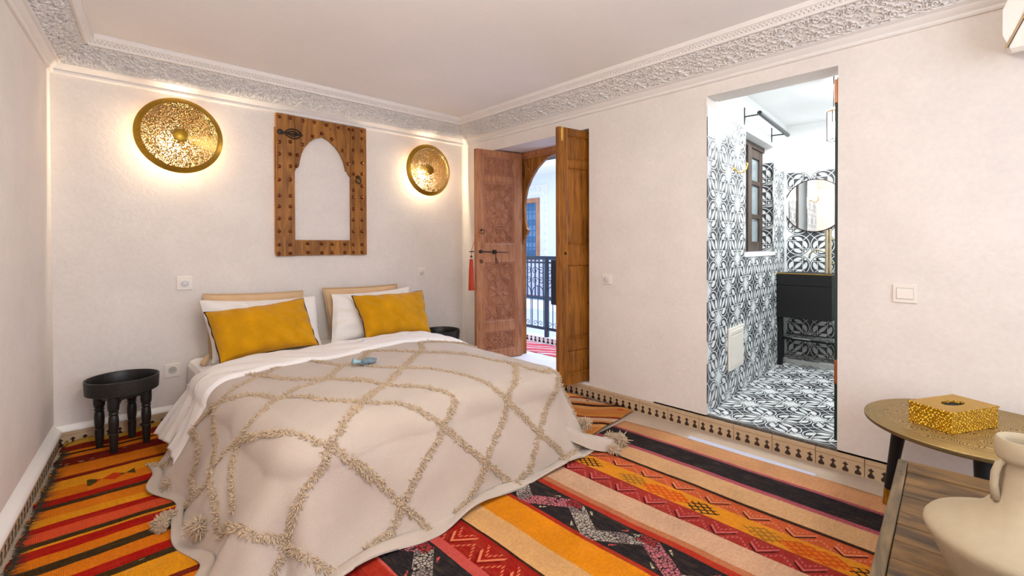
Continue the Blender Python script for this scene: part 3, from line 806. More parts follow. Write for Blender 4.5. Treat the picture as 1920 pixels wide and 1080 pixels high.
# tassel hanging from the bolt of the left leaf
tx, ty = 3.235 - 0.055, 3.995 + 0.0
T_ = thing('tassel', 'long red silk tassel hanging from the bolt of the carved cedar door leaf', 'tassel', (3.163, 3.992, 0.0))
mb = MB().lathe([(0.002, 1.262), (0.018, 1.255), (0.02, 1.245), (0.019, 1.235), (0.022, 1.225), (0.021, 1.20), (0.026, 1.15), (0.030, 1.0), (0.033, 0.925), (0.030, 0.92), (0.001, 0.922)], 22)
obj('skirt', mb, M['tassel'], T_, smooth=50)
obj('bead', MB().sphere((0, 0, 1.285), 0.014, 12, 8), M['stud'], T_, smooth=True)
obj('cord', MB().tube([(0, 0, 1.29), (0.004, -0.002, 1.36), (0.03, -0.012, 1.44), (0.075, -0.04, 1.53), (0.10, -0.05, 1.555)], 0.0045, 6), M['orange_cord'], T_, smooth=True)
obj('crossbar', MB().tube([(-0.025, 0, 1.338), (0.03, -0.008, 1.338)], 0.006, 6), M['iron'], T_, smooth=True)

# ================================================================== GALLERY AND COURTYARD outside the door
GZ = 0.125
obj('gallery_floor', MB().box(WX + 0.40, 4.62, 1.9, 7.2, -0.06, GZ), M['pale_step'], kind='structure')
rg = obj('gallery_rug', MB().box(4.03, 4.46, 2.6, 6.9, GZ, GZ + 0.008), m_rug_gallery(), label='red and white striped runner on the gallery floor outside the door', cat='rug'); rg['category'] = 'rug'
kb = obj('gallery_kerb', MB().box(4.505, 4.62, 1.9, 7.2, GZ, GZ + 0.075), M['pale_step'], kind='structure', bevel=0.004)
for i in range(42):
    m_ = link('motif', ME_MOTIF, kb); m_.location = (4.5048, 2.6 + 0.075 * i, GZ + 0.006); m_.rotation_euler = (0, 0, PI); m_.scale = (1, 1.3, 1.15)
rail = thing('balcony_railing', 'dark painted wrought-iron railing with scrolls and arches outside the open door', 'railing', (4.56, 4.2, GZ + 0.075))
RZ = GZ + 0.075
def rb_(nm, *a, **k): return obj(nm, MB().box(*a), M['steel'], rail, bevel=0.002, **k)
rb_('handrail', -0.03, 0.03, -2.2, 2.9, 1.225 - RZ, 1.262 - RZ); rb_('top_bar', -0.014, 0.014, -2.2, 2.9, 1.165 - RZ, 1.188 - RZ); rb_('bottom_bar', -0.016, 0.016, -2.2, 2.9, 0.29 - RZ, 0.325 - RZ)
for yy in (-1.45, -0.03 - 0.0, 1.39): rb_('post', -0.022, 0.022, yy - 0.024, yy + 0.024, 0, 1.225 - RZ)
ztop, zbot = 1.165 - RZ, 0.325 - RZ
mod = MB()
zsp = 0.86 - RZ
for i in range(2):                      # two arches with scrolls above, per module of 0.47
    c = 0.1175 + 0.235 * i; hw = 0.105
    for sg in (-1, 1): mod.tube([(0, c + sg * hw, zbot), (0, c + sg * hw, zsp - 0.10)], 0.006, 5)
    mod.tube([(0, c + hw * math.cos(PI * t / 12), zsp - 0.10 + hw * math.sin(PI * t / 12)) for t in range(13)], 0.006, 5)
    mod.tube([(0, c, zbot), (0, c, zsp)], 0.006, 5)
    for zc_, R_ in ((zsp + 0.075, 0.052), (zsp + 0.205, 0.055)):
        for sg in (-1, 1):
            mod.tube([(0, c + sg * (0.056 - (R_ * (1 - t / 26)) * math.cos(0.3 + t * 0.42)), zc_ + (R_ * (1 - t / 26)) * math.sin(0.3 + t * 0.42)) for t in range(22)], 0.005, 5)
    for sg in (-1, 1): mod.tube([(0, c + sg * (0.05 - (0.035 * (1 - t / 20)) * math.cos(t * 0.45)), zbot + 0.04 + (0.035 * (1 - t / 20)) * math.sin(t * 0.45)) for t in range(16)], 0.004, 5)
me = mod.mesh('scroll_panel', M['steel'], True)
for yy in (-2.15, -1.42, -0.95, -0.48 - 0.01, 0.01, 0.48, 0.94, 1.42, 1.9, 2.38):
    link('scroll_panel', me, rail).location = (0, yy, 0)
tw = obj('towel', MB().box(-0.045, 0.045, -0.25, -0.02, 0, 0.58), M['towel'], bevel=0.012, label='black cloth hanging over the balcony railing outside', cat='cloth'); tw.location = (4.545, 4.068, 0.64)
# opposite gallery
FX = 9.0
obj('courtyard_floor', MB().box(4.62, 8.0, -1, 9, -3.2, -3.1), M['pale_step'], kind='structure')
obj('far_gallery_floor', MB().box(8.0, FX, -1, 12, -0.10, 0.125), M['lav'], kind='structure')
obj('far_runner', MB().box(8.25, 8.7, 5, 11, 0.125, 0.135), bpy.data.materials['red_white_rug'], label='red runner on the gallery across the courtyard', cat='rug')
fw = MB(); wy0, wy1, wz0_, wz1_ = 8.47, 9.30, 1.02, 2.66
fw.box(FX, FX + .2, -1, wy0, -3, 4.2); fw.box(FX, FX + .2, wy1, 13, -3, 4.2); fw.box(FX, FX + .2, wy0, wy1, -3, wz0_); fw.box(FX, FX + .2, wy0, wy1, wz1_, 4.2)
obj('wall_courtyard', fw, M['lav'], kind='structure', fix=False)
obj('wall_courtyard_side', MB().box(3.9, 9.2, 9.9, 10.1, -3, 4.2), M['lav'], kind='structure')
obj('trim_6', MB().box(FX - 0.9, FX, -1, 12, 3.25, 3.38), M['white'], kind='structure')
obj('trim_7', MB().box(FX - 1.2, FX, -1, 12, 3.55, 4.1), M['stucco'], kind='structure')
wf = struct('window_2')
def fbx(nm, y0, y1, z0, z1, x0=FX - 0.03, x1=FX + 0.05, m='door_wood', par=wf): return obj(nm, MB().box(x0, x1, y0, y1, z0, z1), M[m], par)
fbx('frame_stile', wy0, wy0 + 0.11, wz0_, wz1_); fbx('frame_stile', wy1 - 0.11, wy1, wz0_, wz1_); fbx('frame_rail', wy0 + .11, wy1 - .11, wz1_ - 0.12, wz1_); fbx('frame_rail', wy0 + .11, wy1 - .11, wz0_, wz0_ + 0.1)
fbx('window_pane', wy0 + .11, wy1 - .11, wz0_ + .1, wz1_ - .12, FX + 0.06, FX + 0.07, 'blue_pane')
fbx('dark_backing', wy0, wy1, wz0_, wz1_, FX + 0.12, FX + 0.14, 'lav')
g = MB()
for k in range(5): y = wy0 + 0.14 + k * 0.137; g.tube([(FX, y, wz0_ + .1), (FX, y, wz1_ - .12)], 0.014, 5)
for z in (1.35, 1.8, 2.25): g.tube([(FX, wy0 + .1, z), (FX, wy1 - .1, z)], 0.014, 5)
for z in (1.2, 1.57, 2.02, 2.42):
    for k in range(4): g.tube([(FX, wy0 + .21 + k * .137 + .05 * math.cos(t * PI / 5), z + .08 * math.sin(t * PI / 5)) for t in range(10)], 0.01, 5, closed=True)
obj('window_grille', g, M['grille'], wf)
# stucco surround with raised diamonds
su = struct('trim_8')
mb = MB()
for y0, y1, z0, z1 in ((wy0 - 0.30, wy0 - 0.05, 0.2, 3.0), (wy1 + 0.05, wy1 + 0.3, 0.2, 3.0), (wy0 - 0.05, wy1 + 0.05, 2.74, 3.0)): mb.box(FX - 0.02, FX, y0, y1, z0, z1)
obj('surround', mb, M['stucco'], su)
mb = MB()
for z in np.arange(0.35, 2.95, 0.2):
    for y in (wy0 - 0.175, wy1 + 0.175):
        mb.prism([(y - 0.07, z), (y, z - 0.085), (y + 0.07, z), (y, z + 0.085)], FX - 0.04, FX - 0.02, 'yz')
for y in np.arange(wy0, wy1, 0.17): mb.prism([(y - 0.07, 2.87), (y, 2.79), (y + 0.07, 2.87), (y, 2.95)], FX - 0.04, FX - 0.02, 'yz')
obj('surround_diamonds', mb, M['lav'], su)
fr2 = thing('far_railing', 'dark blue railing of the gallery across the courtyard', 'railing', (8.03, 6, 0.125))
obj('bottom_bar', MB().box(-0.02, 0.02, -4, 5, 0.02, 0.09), M['steel'], fr2); obj('handrail', MB().box(-0.02, 0.02, -4, 5, 0.95, 1.0), M['steel'], fr2)
mebar = MB().box(-0.012, 0.012, -0.012, 0.012, 0.09, 0.95).mesh('baluster', M['steel'])
for i in range(36): link('baluster', mebar, fr2).location = (0, -0.5 + i * 0.13, 0)

# ================================================================== BATHROOM
BXB = 5.96; BF = 0.125; BC = 2.745; BYR = 0.30
bang = math.atan2(0.18, 2.458)
T = 0.232
# left wall: local x along it from the jamb, local -y into the bathroom
bw = MB()
r0, r1, rz0, rz1 = 0.87, 1.905, 1.30, 2.425       # window recess
LB_ = 2.52
bw.box(0.203, r0, 0, 0.45, 0, BC); bw.box(r1, LB_, 0, 0.45, 0, BC); bw.box(r0, r1, 0, 0.45, 0, rz0); bw.box(r0, r1, 0, 0.45, rz1, BC)
wbl = obj('wall_bath_left', bw, M['bathwhite'], fix=False, kind='structure'); wbl.location = (WX, B1, 0); wbl.rotation_euler = (0, 0, bang)
wbb = obj('wall_bath_back', MB().box(0, 0.15, -1.8, 0.6, 0, BC + .05), M['bathwhite'], kind='structure')
BA = math.radians(5.7); BO = (5.945, 1.745)
wbb.location = (BO[0], BO[1], 0); wbb.rotation_euler = (0, 0, BA)
def bk(x, y, z=0.0): return (BO[0] + x * math.cos(BA) - y * math.sin(BA), BO[1] + x * math.sin(BA) + y * math.cos(BA), z)
wbr = obj('wall_bath_right', MB().box(WX + 0.2, BXB + .3, BYR - 0.1, BYR, 0, BC + .05), M['bathwhite'], kind='structure')
fb_ = obj('floor_bath', MB().box(WX + 0.0, BXB + .3, 0.0, 2.0, 0.02, BF - 0.006), M['grout'], kind='structure')
obj('ceiling_bath', MB().box(WX + 0.2, BXB + .3, 0.0, 2.3, BC, BC + 0.1), M['bathwhite'], kind='structure')
def tmesh(w, h):
    mb = MB(); g = 0.0008; b = 0.0012
    x0, x1, y0, y1 = -T / 2 + g, -T / 2 + w - g, -T / 2 + g, -T / 2 + h - g
    v = [(x0, y0, 0), (x1, y0, 0), (x1, y1, 0), (x0, y1, 0), (x0, y0, .005), (x1, y0, .005), (x1, y1, .005), (x0, y1, .005), (x0 + b, y0 + b, .006), (x1 - b, y0 + b, .006), (x1 - b, y1 - b, .006), (x0 + b, y1 - b, .006)]
    mb.add(v, [(0, 1, 5, 4), (1, 2, 6, 5), (2, 3, 7, 6), (3, 0, 4, 7), (4, 5, 9, 8), (5, 6, 10, 9), (6, 7, 11, 10), (7, 4, 8, 11), (8, 9, 10, 11)])
    return mb.mesh('tile', M['tile'])
ME_TILE = tmesh(T, T)
def put_tile(parent, P, u, v, i, j):
    # u, v: unit vectors in the face; neighbouring tiles are turned a quarter so that like corners meet
    u = Vector(u); v = Vector(v); n = u.cross(v)
    q = (i + j) % 2
    a = q * PI / 2
    U = u * math.cos(a) + v * math.sin(a); Vv = -u * math.sin(a) + v * math.cos(a)
    t = link('tile', ME_TILE, parent)
    m = Matrix(((U.x, Vv.x, n.x, P[0]), (U.y, Vv.y, n.y, P[1]), (U.z, Vv.z, n.z, P[2]), (0, 0, 0, 1)))
    t.matrix_basis = m
    return t
# left wall tiles (room side is local -y): u=+x, v=+z gives n=-y
for i in range(11):
    x = (i + 0.5) * T
    if x > LB_ - T / 2: break
    top = 2.34 if x < r0 else (2.10 if x < r1 else 2.26)
    for j in range(10):
        z = BF + (j + 0.5) * T
        if z + T / 2 > top + 0.14: continue
        if r0 - T * 0.2 < x < r1 + T * 0.2 and z + T * 0.45 > rz0 and z < rz1: continue
        put_tile(wbl, (x, -0.0005, z), (1, 0, 0), (0, 0, 1), i, j)
# far jamb of the window recess (faces -x) : u=-y, v=z -> n = (-1,0,0)
ME_HALF = tmesh(T, 0.115)
for j in range(4):
    t = link('tile', ME_HALF, wbl)
    t.matrix_basis = Matrix(((0, 0, -1, r1 - 0.0005), (0, 1, 0, T / 2), (1, 0, 0, rz0 + 0.035 + (j + 0.5) * T), (0, 0, 0, 1)))
# back wall (faces -x)
for i in range(6):
    y = -(i + 0.5) * T
    for j in range(9):
        z = BF + (j + 0.5) * T
        put_tile(wbb, (-0.0005, y, z), (0, -1, 0), (0, 0, 1), i, j)
# floor
for i in range(11):
    for j in range(6):
        x = WX + 0.022 + (i + 0.5) * T; y = 1.66 - (j + 0.5) * T
        if i < 1 and y < B0 + 0.05: continue
        put_tile(fb_, (x, y, BF - 0.006), (1, 0, 0), (0, 1, 0), i, j)
obj('trim_10', MB().box(WX - 0.003, WX + 0.022, B0, B1, BF - 0.018, BF + 0.0), plain('threshold_stone', (0.10, 0.09, 0.08), 0.6, bump=0.5, var=0.5), kind='structure')
# casement window in the recess
cw = struct('window_3', wbl.location[:], bang)
yy0, yy1 = 0.105, 0.15
def cbx(nm, x0, x1, z0, z1, m='old_wood', a=yy0, b=yy1): return obj(nm, MB().box(x0, x1, a, b, z0, z1), M[m], cw, bevel=0.004 if m == 'old_wood' else 0)
zb_, zt_ = 1.335, 2.37
cbx('frame_stile', r0 + .0, r0 + .13, zb_, zt_); cbx('frame_stile', r1 - .12, r1 - .01, zb_, zt_)
mid = (r0 + r1) / 2 + .0
cbx('meeting_stile', mid - 0.06, mid + 0.06, zb_, zt_, a=yy0 - 0.02)
cbx('frame_rail', r0 + .13, r1 - .12, zt_ - 0.09, zt_); cbx('frame_rail', r0 + .13, r1 - .12, zb_, zb_ + 0.10)
for z in (1.69, 2.03): cbx('glazing_bar', r0 + .13, r1 - .12, z - 0.022, z + 0.022)
for a, b in ((r0 + .13, mid - .06), (mid + .06, r1 - .12)):
    for z0, z1 in ((zb_ + .1, 1.668), (1.712, 2.008), (2.052, zt_ - .09)): cbx('window_pane', a, b, z0, z1, 'pane', yy0 + .02, yy0 + .026)
cbx('sill', r0 + .001, r1 - .001, rz0 - 0.005, rz0 + 0.03, 'bathwhite', -0.015, 0.104)
obj('frame_head', MB().box(r0, r1, 0.09, 0.36, zt_, zt_ + 0.05), M['old_wood'], cw)
# curtain rod with brackets
rd = thing('curtain_rod', 'grey metal curtain rod on two brackets above the bathroom casement window', 'rod', (WX, B1 - 0.001, 0), bang)
obj('pole', MB().tube([(0.93, -0.115, 2.56), (1.96, -0.115, 2.54)], 0.020, 12), M['rod'], rd, smooth=40)
for x, z in ((0.90, 2.56), (1.80, 2.545)):
    mb = MB().box(x - 0.012, x + 0.012, -0.006, 0.0, z - 0.09, z + 0.06); mb.tube([(x, -0.004, z - 0.02), (x, -0.115, z - 0.022)], 0.007, 6)
    obj('bracket', mb, M['rod'], rd)
hk = thing('robe_hook', 'small brass robe hook on the patterned tiles left of the casement window', 'hook', (WX + 0.60 * math.cos(bang), B1 + 0.60 * math.sin(bang) - 0.0075, 2.04), bang)
obj('plate', MB().lathe([(0.0, 0), (0.018, 0.001), (0.016, -0.008), (0.0, -0.01)], 14, (0, -0.002, 0), 'y'), M['gold'], hk, smooth=40)
obj('arm', MB().tube([(0, -0.008, 0), (0.01, -0.03, -0.03), (0.015, -0.06, -0.035), (0.02, -0.09, -0.01), (0.022, -0.10, 0.035), (0.022, -0.085, 0.05)], 0.006, 8), M['gold'], hk, smooth=True)
ap = thing('access_panel', 'white plastic access panel low on the tiled bathroom wall', 'panel', (WX + 0.635 * math.cos(bang), B1 + 0.635 * math.sin(bang) - 0.007, 0.53), bang)
obj('cover', MB().box(-0.19, 0.19, -0.014, 0, -0.17, 0.18), M['plastic'], ap, bevel=0.004)
obj('inner_panel', MB().box(-0.155, 0.155, -0.018, -0.013, -0.14, 0.11), M['plastic'], ap, bevel=0.002)
obj('hinge_strip', MB().box(-0.155, 0.155, -0.020, -0.013, 0.125, 0.155), M['plastic'], ap, bevel=0.002)
# round mirror
mi = thing('round_mirror', 'round mirror with a thin dark rim on the patterned tile wall over the basin', 'mirror', bk(-0.010, -0.272, 1.83), BA)
mb = MB().lathe([(0.0, -0.012), (0.283, -0.012), (0.283, -0.002), (0.0, -0.002)], 56, ax='x'); obj('mirror_glass', mb, M['mirror'], mi)
obj('rim', MB().lathe([(0.283, -0.018), (0.292, -0.016), (0.292, 0.004), (0.281, 0.004)], 56, ax='x', closed=True), M['iron'], mi, smooth=40)
# basin block, tap, bench
bs = thing('washbasin', 'black box-shaped washbasin with a thin brass top edge under the round mirror', 'washbasin', (5.47, 1.20, 0.64))
obj('basin_body', MB().box(0, 0.455, 0, 0.505, 0, 0.455), M['black_paint'], bs, bevel=0.004)
obj('front_drawer', MB().box(-0.012, 0.0, 0.0, 0.505, 0.0, 0.335), M['black_paint'], bs, bevel=0.003)
obj('upper_rail', MB().box(-0.012, 0.0, 0.0, 0.505, 0.34, 0.455), M['black_paint'], bs, bevel=0.003)
mb = MB(); mb.box(-0.014, 0.0, -0.002, 0.507, 0.4555, 0.464); mb.box(0.0, 0.476, -0.002, 0.0, 0.4555, 0.464); obj('top_edge', mb, M['brass_dark'], bs)
obj('basin_top', MB().box(0.002, 0.474, 0.002, 0.503, 0.4555, 0.461), M['black_paint'], bs)
obj('support_leg', MB().box(0.03, 0.07, 0.455, 0.495, -0.515, 0.0), M['black_paint'], bs)
tp = thing('basin_tap', 'tall brass tap with a curved spout standing beside the black washbasin', 'tap', (5.56, 1.30, 1.11))
obj('column', MB().tube([(0, -0.065, 0), (0, -0.065, 0.44)], 0.012, 10).tube([(0, -0.035, 0), (0, -0.035, 0.44)], 0.016, 10), M['tap'], tp, smooth=40)
obj('spout', MB().tube([(0, -0.04, 0.16 + 0.05), (0, 0.0, 0.225), (0, 0.05, 0.24), (0, 0.09, 0.225), (0, 0.115, 0.19), (0, 0.12, 0.15)], 0.009, 8), M['tap'], tp, smooth=True)
for z in (0.10, 0.34): obj('handle', MB().tube([(0, -0.06, z), (0, -0.17, z)], 0.008, 8), M['tap'], tp, smooth=True)
bn = struct('bath_bench')
obj('bench_shelf', MB().box(5.60, 5.935, 0.9, 1.735, 0.385, 0.405), M['black_paint'], bn)
for i in range(1):
    for j in range(3): put_tile(bn, (5.60 + T * (i + .5), 1.735 - T * (j + .5), 0.405), (1, 0, 0), (0, 1, 0), i, j)
obj('bench_end', MB().box(5.62, 5.66, 1.68, 1.725, 0.18, 0.385), M['black_paint'], bn)
obj('bench_step', MB().box(5.66, 5.935, 0.9, 1.735, BF, 0.17), M['grout'], bn)
for i in range(1):
    for j in range(3): put_tile(bn, (5.665 + T * (i + .5), 1.735 - T * (j + .5), 0.17), (1, 0, 0), (0, 1, 0), i, j + 1)
# glass door, standing open edge-on
gd = struct('door_3', (3.60, 0.760, 0), math.atan2(0.768, 3.60))
obj('glass_pane', MB().box(0.0, 0.62, 0.002, 0.012, BF + 0.01, 2.46), M['glass'], gd)
obj('glass_edge', MB().box(-0.004, 0.0, 0.0, 0.016, BF + 0.01, 2.46), M['glass_edge'], gd)
for z in (0.58, 2.385):
    mb = MB().box(-0.012, 0.05, -0.008, 0.018, z - 0.075, z + 0.075); mb.tube([(-0.008, -0.004, z - 0.085), (-0.008, -0.004, z + 0.085)], 0.009, 8); obj('hinge', mb, M['copper'], gd, bevel=0.002)
# wall lantern
lt = thing('lantern', 'lit glass lantern hanging inside the bathroom at the right jamb', 'lamp', (4.45, 0.968, 2.0))
obj('glass_cylinder', MB().lathe([(0.042, 0.24), (0.042, 0.47)], 20), m_glass('lantern_glass', (0.9, 0.97, 1.0), 0.02, 0.15), lt, smooth=True)
obj('bulb', MB().lathe([(0.0, 0.25), (0.022, 0.27), (0.025, 0.33), (0.018, 0.38), (0.0, 0.385)], 14), M['lantern'], lt, smooth=True)
obj('cap', MB().lathe([(0.0, 0.50), (0.02, 0.495), (0.046, 0.47), (0.046, 0.462), (0, 0.462)], 16), M['copper'], lt, smooth=40)
obj('cage', MB().tube(ring_pts2(0.047, 0.235), 0.003, 5, closed=True).tube([(0.047, 0, 0.235), (0.047, 0, 0.465)], 0.003, 5).tube([(-0.047, 0, 0.235), (-0.047, 0, 0.465)], 0.003, 5).tube([(0, .047, 0.235), (0, .047, 0.465)], 0.003, 5), M['iron'], lt)
obj('stem', MB().tube([(0, 0, 0.50), (0, 0, 0.745)], 0.004, 6), M['iron'], lt)
point('lantern_light', (4.45, 0.90, 2.32), 9, (0.92, 0.97, 1.0), 0.04)

# ================================================================== WALL FITTINGS
def plate_thing(label, cat, P, ang, w, h, kind, name):
    # local -y points into the room
    t = thing(name, label, cat, P, ang)
    obj('cover_plate', MB().box(-w / 2, w / 2, -0.010, 0, -h / 2, h / 2), M['plastic'], t, bevel=0.003)
    if kind == 'dial':
        obj('inner_plate', MB().box(-w * .34, w * .34, -0.012, -0.009, -h * .34, h * .34), M['plastic'], t, bevel=0.001)
        obj('dial_ring', MB().lathe([(0.026, 0.0), (0.026, -0.008), (0.021, -0.010), (0.019, -0.004)], 28, (0, -0.010, -0.004), 'y'), M['plastic_grey'], t, smooth=40)
        obj('dial', MB().lathe([(0.017, 0.0), (0.016, -0.008), (0.012, -0.010), (0, -0.010)], 24, (0, -0.010, -0.004), 'y'), M['plastic_grey'], t, smooth=40)
    elif kind == 'rocker':
        obj('rocker', MB().prism([(-0.010, -h * .27), (-0.016, -h * .27), (-0.012, h * .29), (-0.010, h * .29)], -w * .34, w * .34, 'yz'), M['plastic'], t, bevel=0.001)
        obj('rocker_gap', MB().box(-w * .36, w * .36, -0.0105, -0.0098, -h * .30, h * .32), M['socket_dark'], t)
    else:
        obj('recess', MB().lathe([(0.028, -0.0105), (0.027, -0.004), (0.0, -0.003)], 28, (0, -0.0005, 0.004), 'y'), M['socket_dark'], t, smooth=40)
        obj('recess_rim', MB().lathe([(0.031, -0.010), (0.030, -0.013), (0.028, -0.013), (0.027, -0.010)], 28, (0, 0, 0.004), 'y', closed=False), M['plastic'], t, smooth=40)
        mb = MB()
        for dx in (-0.010, 0, 0.010): mb.lathe([(0.0028, -0.0118), (0.0, -0.0118)], 8, (dx, 0, 0.006), 'y')
        obj('pin_hole', mb, M['dark'], t)
    return t
plate_thing('white dimmer switch with round dial left of the bed, under the left disc lamp', 'switch', (0.675, WY, 1.11), 0, 0.106, 0.108, 'dial', 'dimmer_switch')
plate_thing('white dimmer switch with round dial right of the bed, under the right disc lamp', 'switch', (2.882, WY, 1.10), 0, 0.104, 0.110, 'dial', 'dimmer_switch')
plate_thing('white dimmer switch on the side wall between the open door and the bathroom opening', 'switch', (WX, 2.455, 1.10), -PI / 2, 0.10, 0.09, 'dial', 'dimmer_switch')
plate_thing('white wall socket beside the left bedside stool, just above the skirting', 'socket', (0.589, WY, 0.424), 0, 0.104, 0.104, 'socket', 'wall_socket')
plate_thing('cream rocker light switch on the wall right of the bathroom opening', 'switch', (WX, 0.41, 1.118), -PI / 2, 0.108, 0.104, 'rocker', 'light_switch')

# air conditioner, at the top right
ac = thing('air_conditioner', 'white wall air conditioner at the upper right, beneath the carved cornice', 'air conditioner', (WX, 0.038, 0))
prof = [(0.0, 2.375), (-0.05, 2.352), (-0.13, 2.328), (-0.19, 2.318), (-0.212, 2.332), (-0.222, 2.40), (-0.222, 2.52), (-0.212, 2.60), (-0.17, 2.64), (0.0, 2.64)]
mb = MB().prism(prof, -0.86, 0.0, 'xz')
mb.v = [(x, y - (1.9 * (z - 2.46) ** 2 if y > -0.4 else 0), z) for x, y, z in mb.v]
obj('housing', mb, M['plastic'], ac, smooth=35, bevel=0.004)
mb = MB().prism([(-0.224, 2.335), (-0.2255, 2.345), (-0.2255, 2.52), (-0.2225, 2.53)], -0.80, -0.02, 'xz')
obj('flap_slot', MB().tube([(-0.218, -0.022, 2.338), (-0.226, -0.100, 2.520)], 0.0045, 6), M['ac_tan'], ac)
obj('end_cap_seam', MB().tube([(-0.222, -0.028, 2.335), (-0.227, -0.106, 2.515)], 0.0018, 5), M['iron'], ac)

# ================================================================== WALL LAMPS
def sconce(label, P, R_):
    t = thing('wall_lamp', label, 'lamp', P, 0, 'pierced brass disc lamps over the bed')
    k = R_ / 0.285
    # local -y into the room. rim ring: shallow cone; perforated dish; boss; stem; bulb
    obj('rim', MB().lathe([(0.285 * k, -0.070), (0.280 * k, -0.078), (0.246 * k, -0.100), (0.243 * k, -0.098), (0.276 * k, -0.072)], 72, ax='y', closed=True), M['brass_dark'], t, smooth=40)
    obj('pierced_disc', MB().lathe([(0.246 * k, -0.099), (0.20 * k, -0.090), (0.14 * k, -0.084), (0.08 * k, -0.082), (0.045 * k, -0.084)], 72, ax='y'), M['perf'], t, smooth=True)
    obj('boss', MB().lathe([(0.052 * k, -0.086), (0.050 * k, -0.096), (0.036 * k, -0.103), (0.0, -0.105)], 32, ax='y'), M['brass_dark'], t, smooth=50)
    obj('stem', MB().tube([(0, 0, 0), (0, -0.085, 0)], 0.012, 10), M['brass_dark'], t, smooth=40)
    obj('wall_plate', MB().lathe([(0.05, 0.0), (0.05, -0.012), (0, -0.014)], 24, ax='y'), M['brass_dark'], t, smooth=40)
    obj('bulb', MB().sphere((-0.055 * k, -0.05, -0.015), 0.022, 14, 10), M['bulb'], t, smooth=True)
    point('wall_lamp_light', (P[0] - 0.055 * k, P[1] - 0.048, P[2] - 0.015), 34.0, (1.0, 0.83, 0.58), 0.02)
    point('wall_lamp_light', (P[0] - 0.03 * k, P[1] - 0.045, P[2] - 0.065), 20.0, (1.0, 0.83, 0.58), 0.02)
    return t
sconce('lit pierced brass disc lamp left of the wooden arch frame, the larger looking one', (0.645, WY, 2.272), 0.292)
sconce('lit pierced brass disc lamp right of the wooden arch frame, near the room corner', (2.945, WY, 2.250), 0.287)

# ================================================================== WOODEN ARCH FRAME
FXc = 1.787
wfm = thing('wall_frame', 'antique wooden frame with a pointed arch opening and copper studs, above the bed', 'frame', (FXc, WY, 1.313))
def L2(pts): return [(x - FXc, z - 1.313) for x, z in pts]
y0f, y1f = -0.038, -0.002
def fpart(nm, mb): return obj(nm, mb, M['frame_wood'], wfm, bevel=0.0025)
fpart('left_stile', MB().box(1.359 - FXc, 1.5165 - FXc, y0f, y1f, 0, 1.287)); fpart('right_stile', MB().box(2.0525 - FXc, 2.216 - FXc, y0f, y1f, 0, 1.283))
fpart('bottom_rail', MB().box(1.518 - FXc, 2.051 - FXc, y0f + 0.004, y1f, 0.003, 0.147))
ah = [(1.519, 2.089), (1.529, 2.118), (1.545, 2.128), (1.556, 2.146), (1.562, 2.185), (1.579, 2.259), (1.606, 2.318), (1.652, 2.379), (1.702, 2.417), (1.775, 2.446), (1.84, 2.417), (1.90, 2.368), (1.95, 2.305), (1.982, 2.235), (2.0, 2.17), (2.006, 2.143), (2.022, 2.137), (2.030, 2.112), (2.0505, 2.09)]
fpart('arched_board', MB().prism(L2(ah) + L2([(2.051, 2.594), (1.519, 2.598)]), y0f + 0.002, y1f, 'xz'))
obj('side_batten', MB().box(1.349 - FXc, 1.3585 - FXc, y0f + 0.012, y1f, 0.02, 1.16), M['frame_wood'], wfm)
STUDS = [(1.384, 2.567), (1.384, 2.34), (1.382, 2.233), (1.381, 2.12), (1.38, 2.0), (1.379, 1.859), (1.378, 1.76), (1.378, 1.652), (1.377, 1.538), (1.376, 1.418), (1.375, 1.338), (1.48, 2.573), (1.478, 2.354), (1.477, 2.242), (1.477, 2.131), (1.476, 2.009), (1.475, 1.861), (1.474, 1.765), (1.473, 1.656), (1.472, 1.54), (1.471, 1.418), (1.471, 1.337), (2.08, 2.561), (2.079, 2.482), (2.078, 2.359), (2.078, 2.237), (2.077, 2.122), (2.075, 1.96), (2.075, 1.888), (2.074, 1.773), (2.074, 1.663), (2.073, 1.548), (2.072, 1.418), (2.072, 1.341), (2.17, 2.566), (2.17, 2.488), (2.169, 2.364), (2.168, 2.243), (2.167, 2.132), (2.167, 2.008), (2.166, 1.894), (2.165, 1.778), (2.164, 1.666), (2.164, 1.55), (2.163, 1.418), (2.162, 1.34), (1.593, 2.566), (1.696, 2.57), (1.811, 2.565), (1.931, 2.561), (2.037, 2.562), (1.68, 2.435), (1.765, 2.475), (1.862, 2.438), (1.965, 2.34), (2.022, 2.217), (1.586, 2.346), (1.54, 2.242), (1.533, 2.14), (1.628, 1.428), (1.757, 1.425), (1.86, 1.421), (1.985, 1.422), (1.631, 1.344), (1.759, 1.338), (1.859, 1.339), (1.985, 1.339)]
me_st = MB().lathe([(0.0175, 0.0), (0.0165, -0.006), (0.011, -0.014), (0.0, -0.018)], 8, ax='y').mesh('stud', M['stud'], True)
for x, z in STUDS:
    s = link('stud', me_st, wfm); s.location = (x - FXc, y0f + 0.001, z - 1.313)
la_ = (1.387 - FXc, y0f - 0.008, 2.43 - 1.313)
mb = MB()
mb.lathe([(0.024, 0.006), (0.024, -0.006), (0.012, -0.014), (0, -0.014)], 14, la_, 'y')
mb.box(la_[0], la_[0] + 0.05, la_[1] - 0.006, la_[1] + 0.006, la_[2] - 0.014, la_[2] + 0.012)
for zz in (0.0,): mb.tube([(la_[0] + 0.05, la_[1], la_[2]), (la_[0] + 0.20, la_[1], la_[2] - 0.003)], 0.007, 6)
for sg in (1, -1): mb.tube([(la_[0] + 0.045 + 0.145 * t / 10, la_[1] - 0.004, la_[2] + sg * 0.043 * math.sin(PI * t / 10) ** 0.6) for t in range(11)], 0.006, 6)
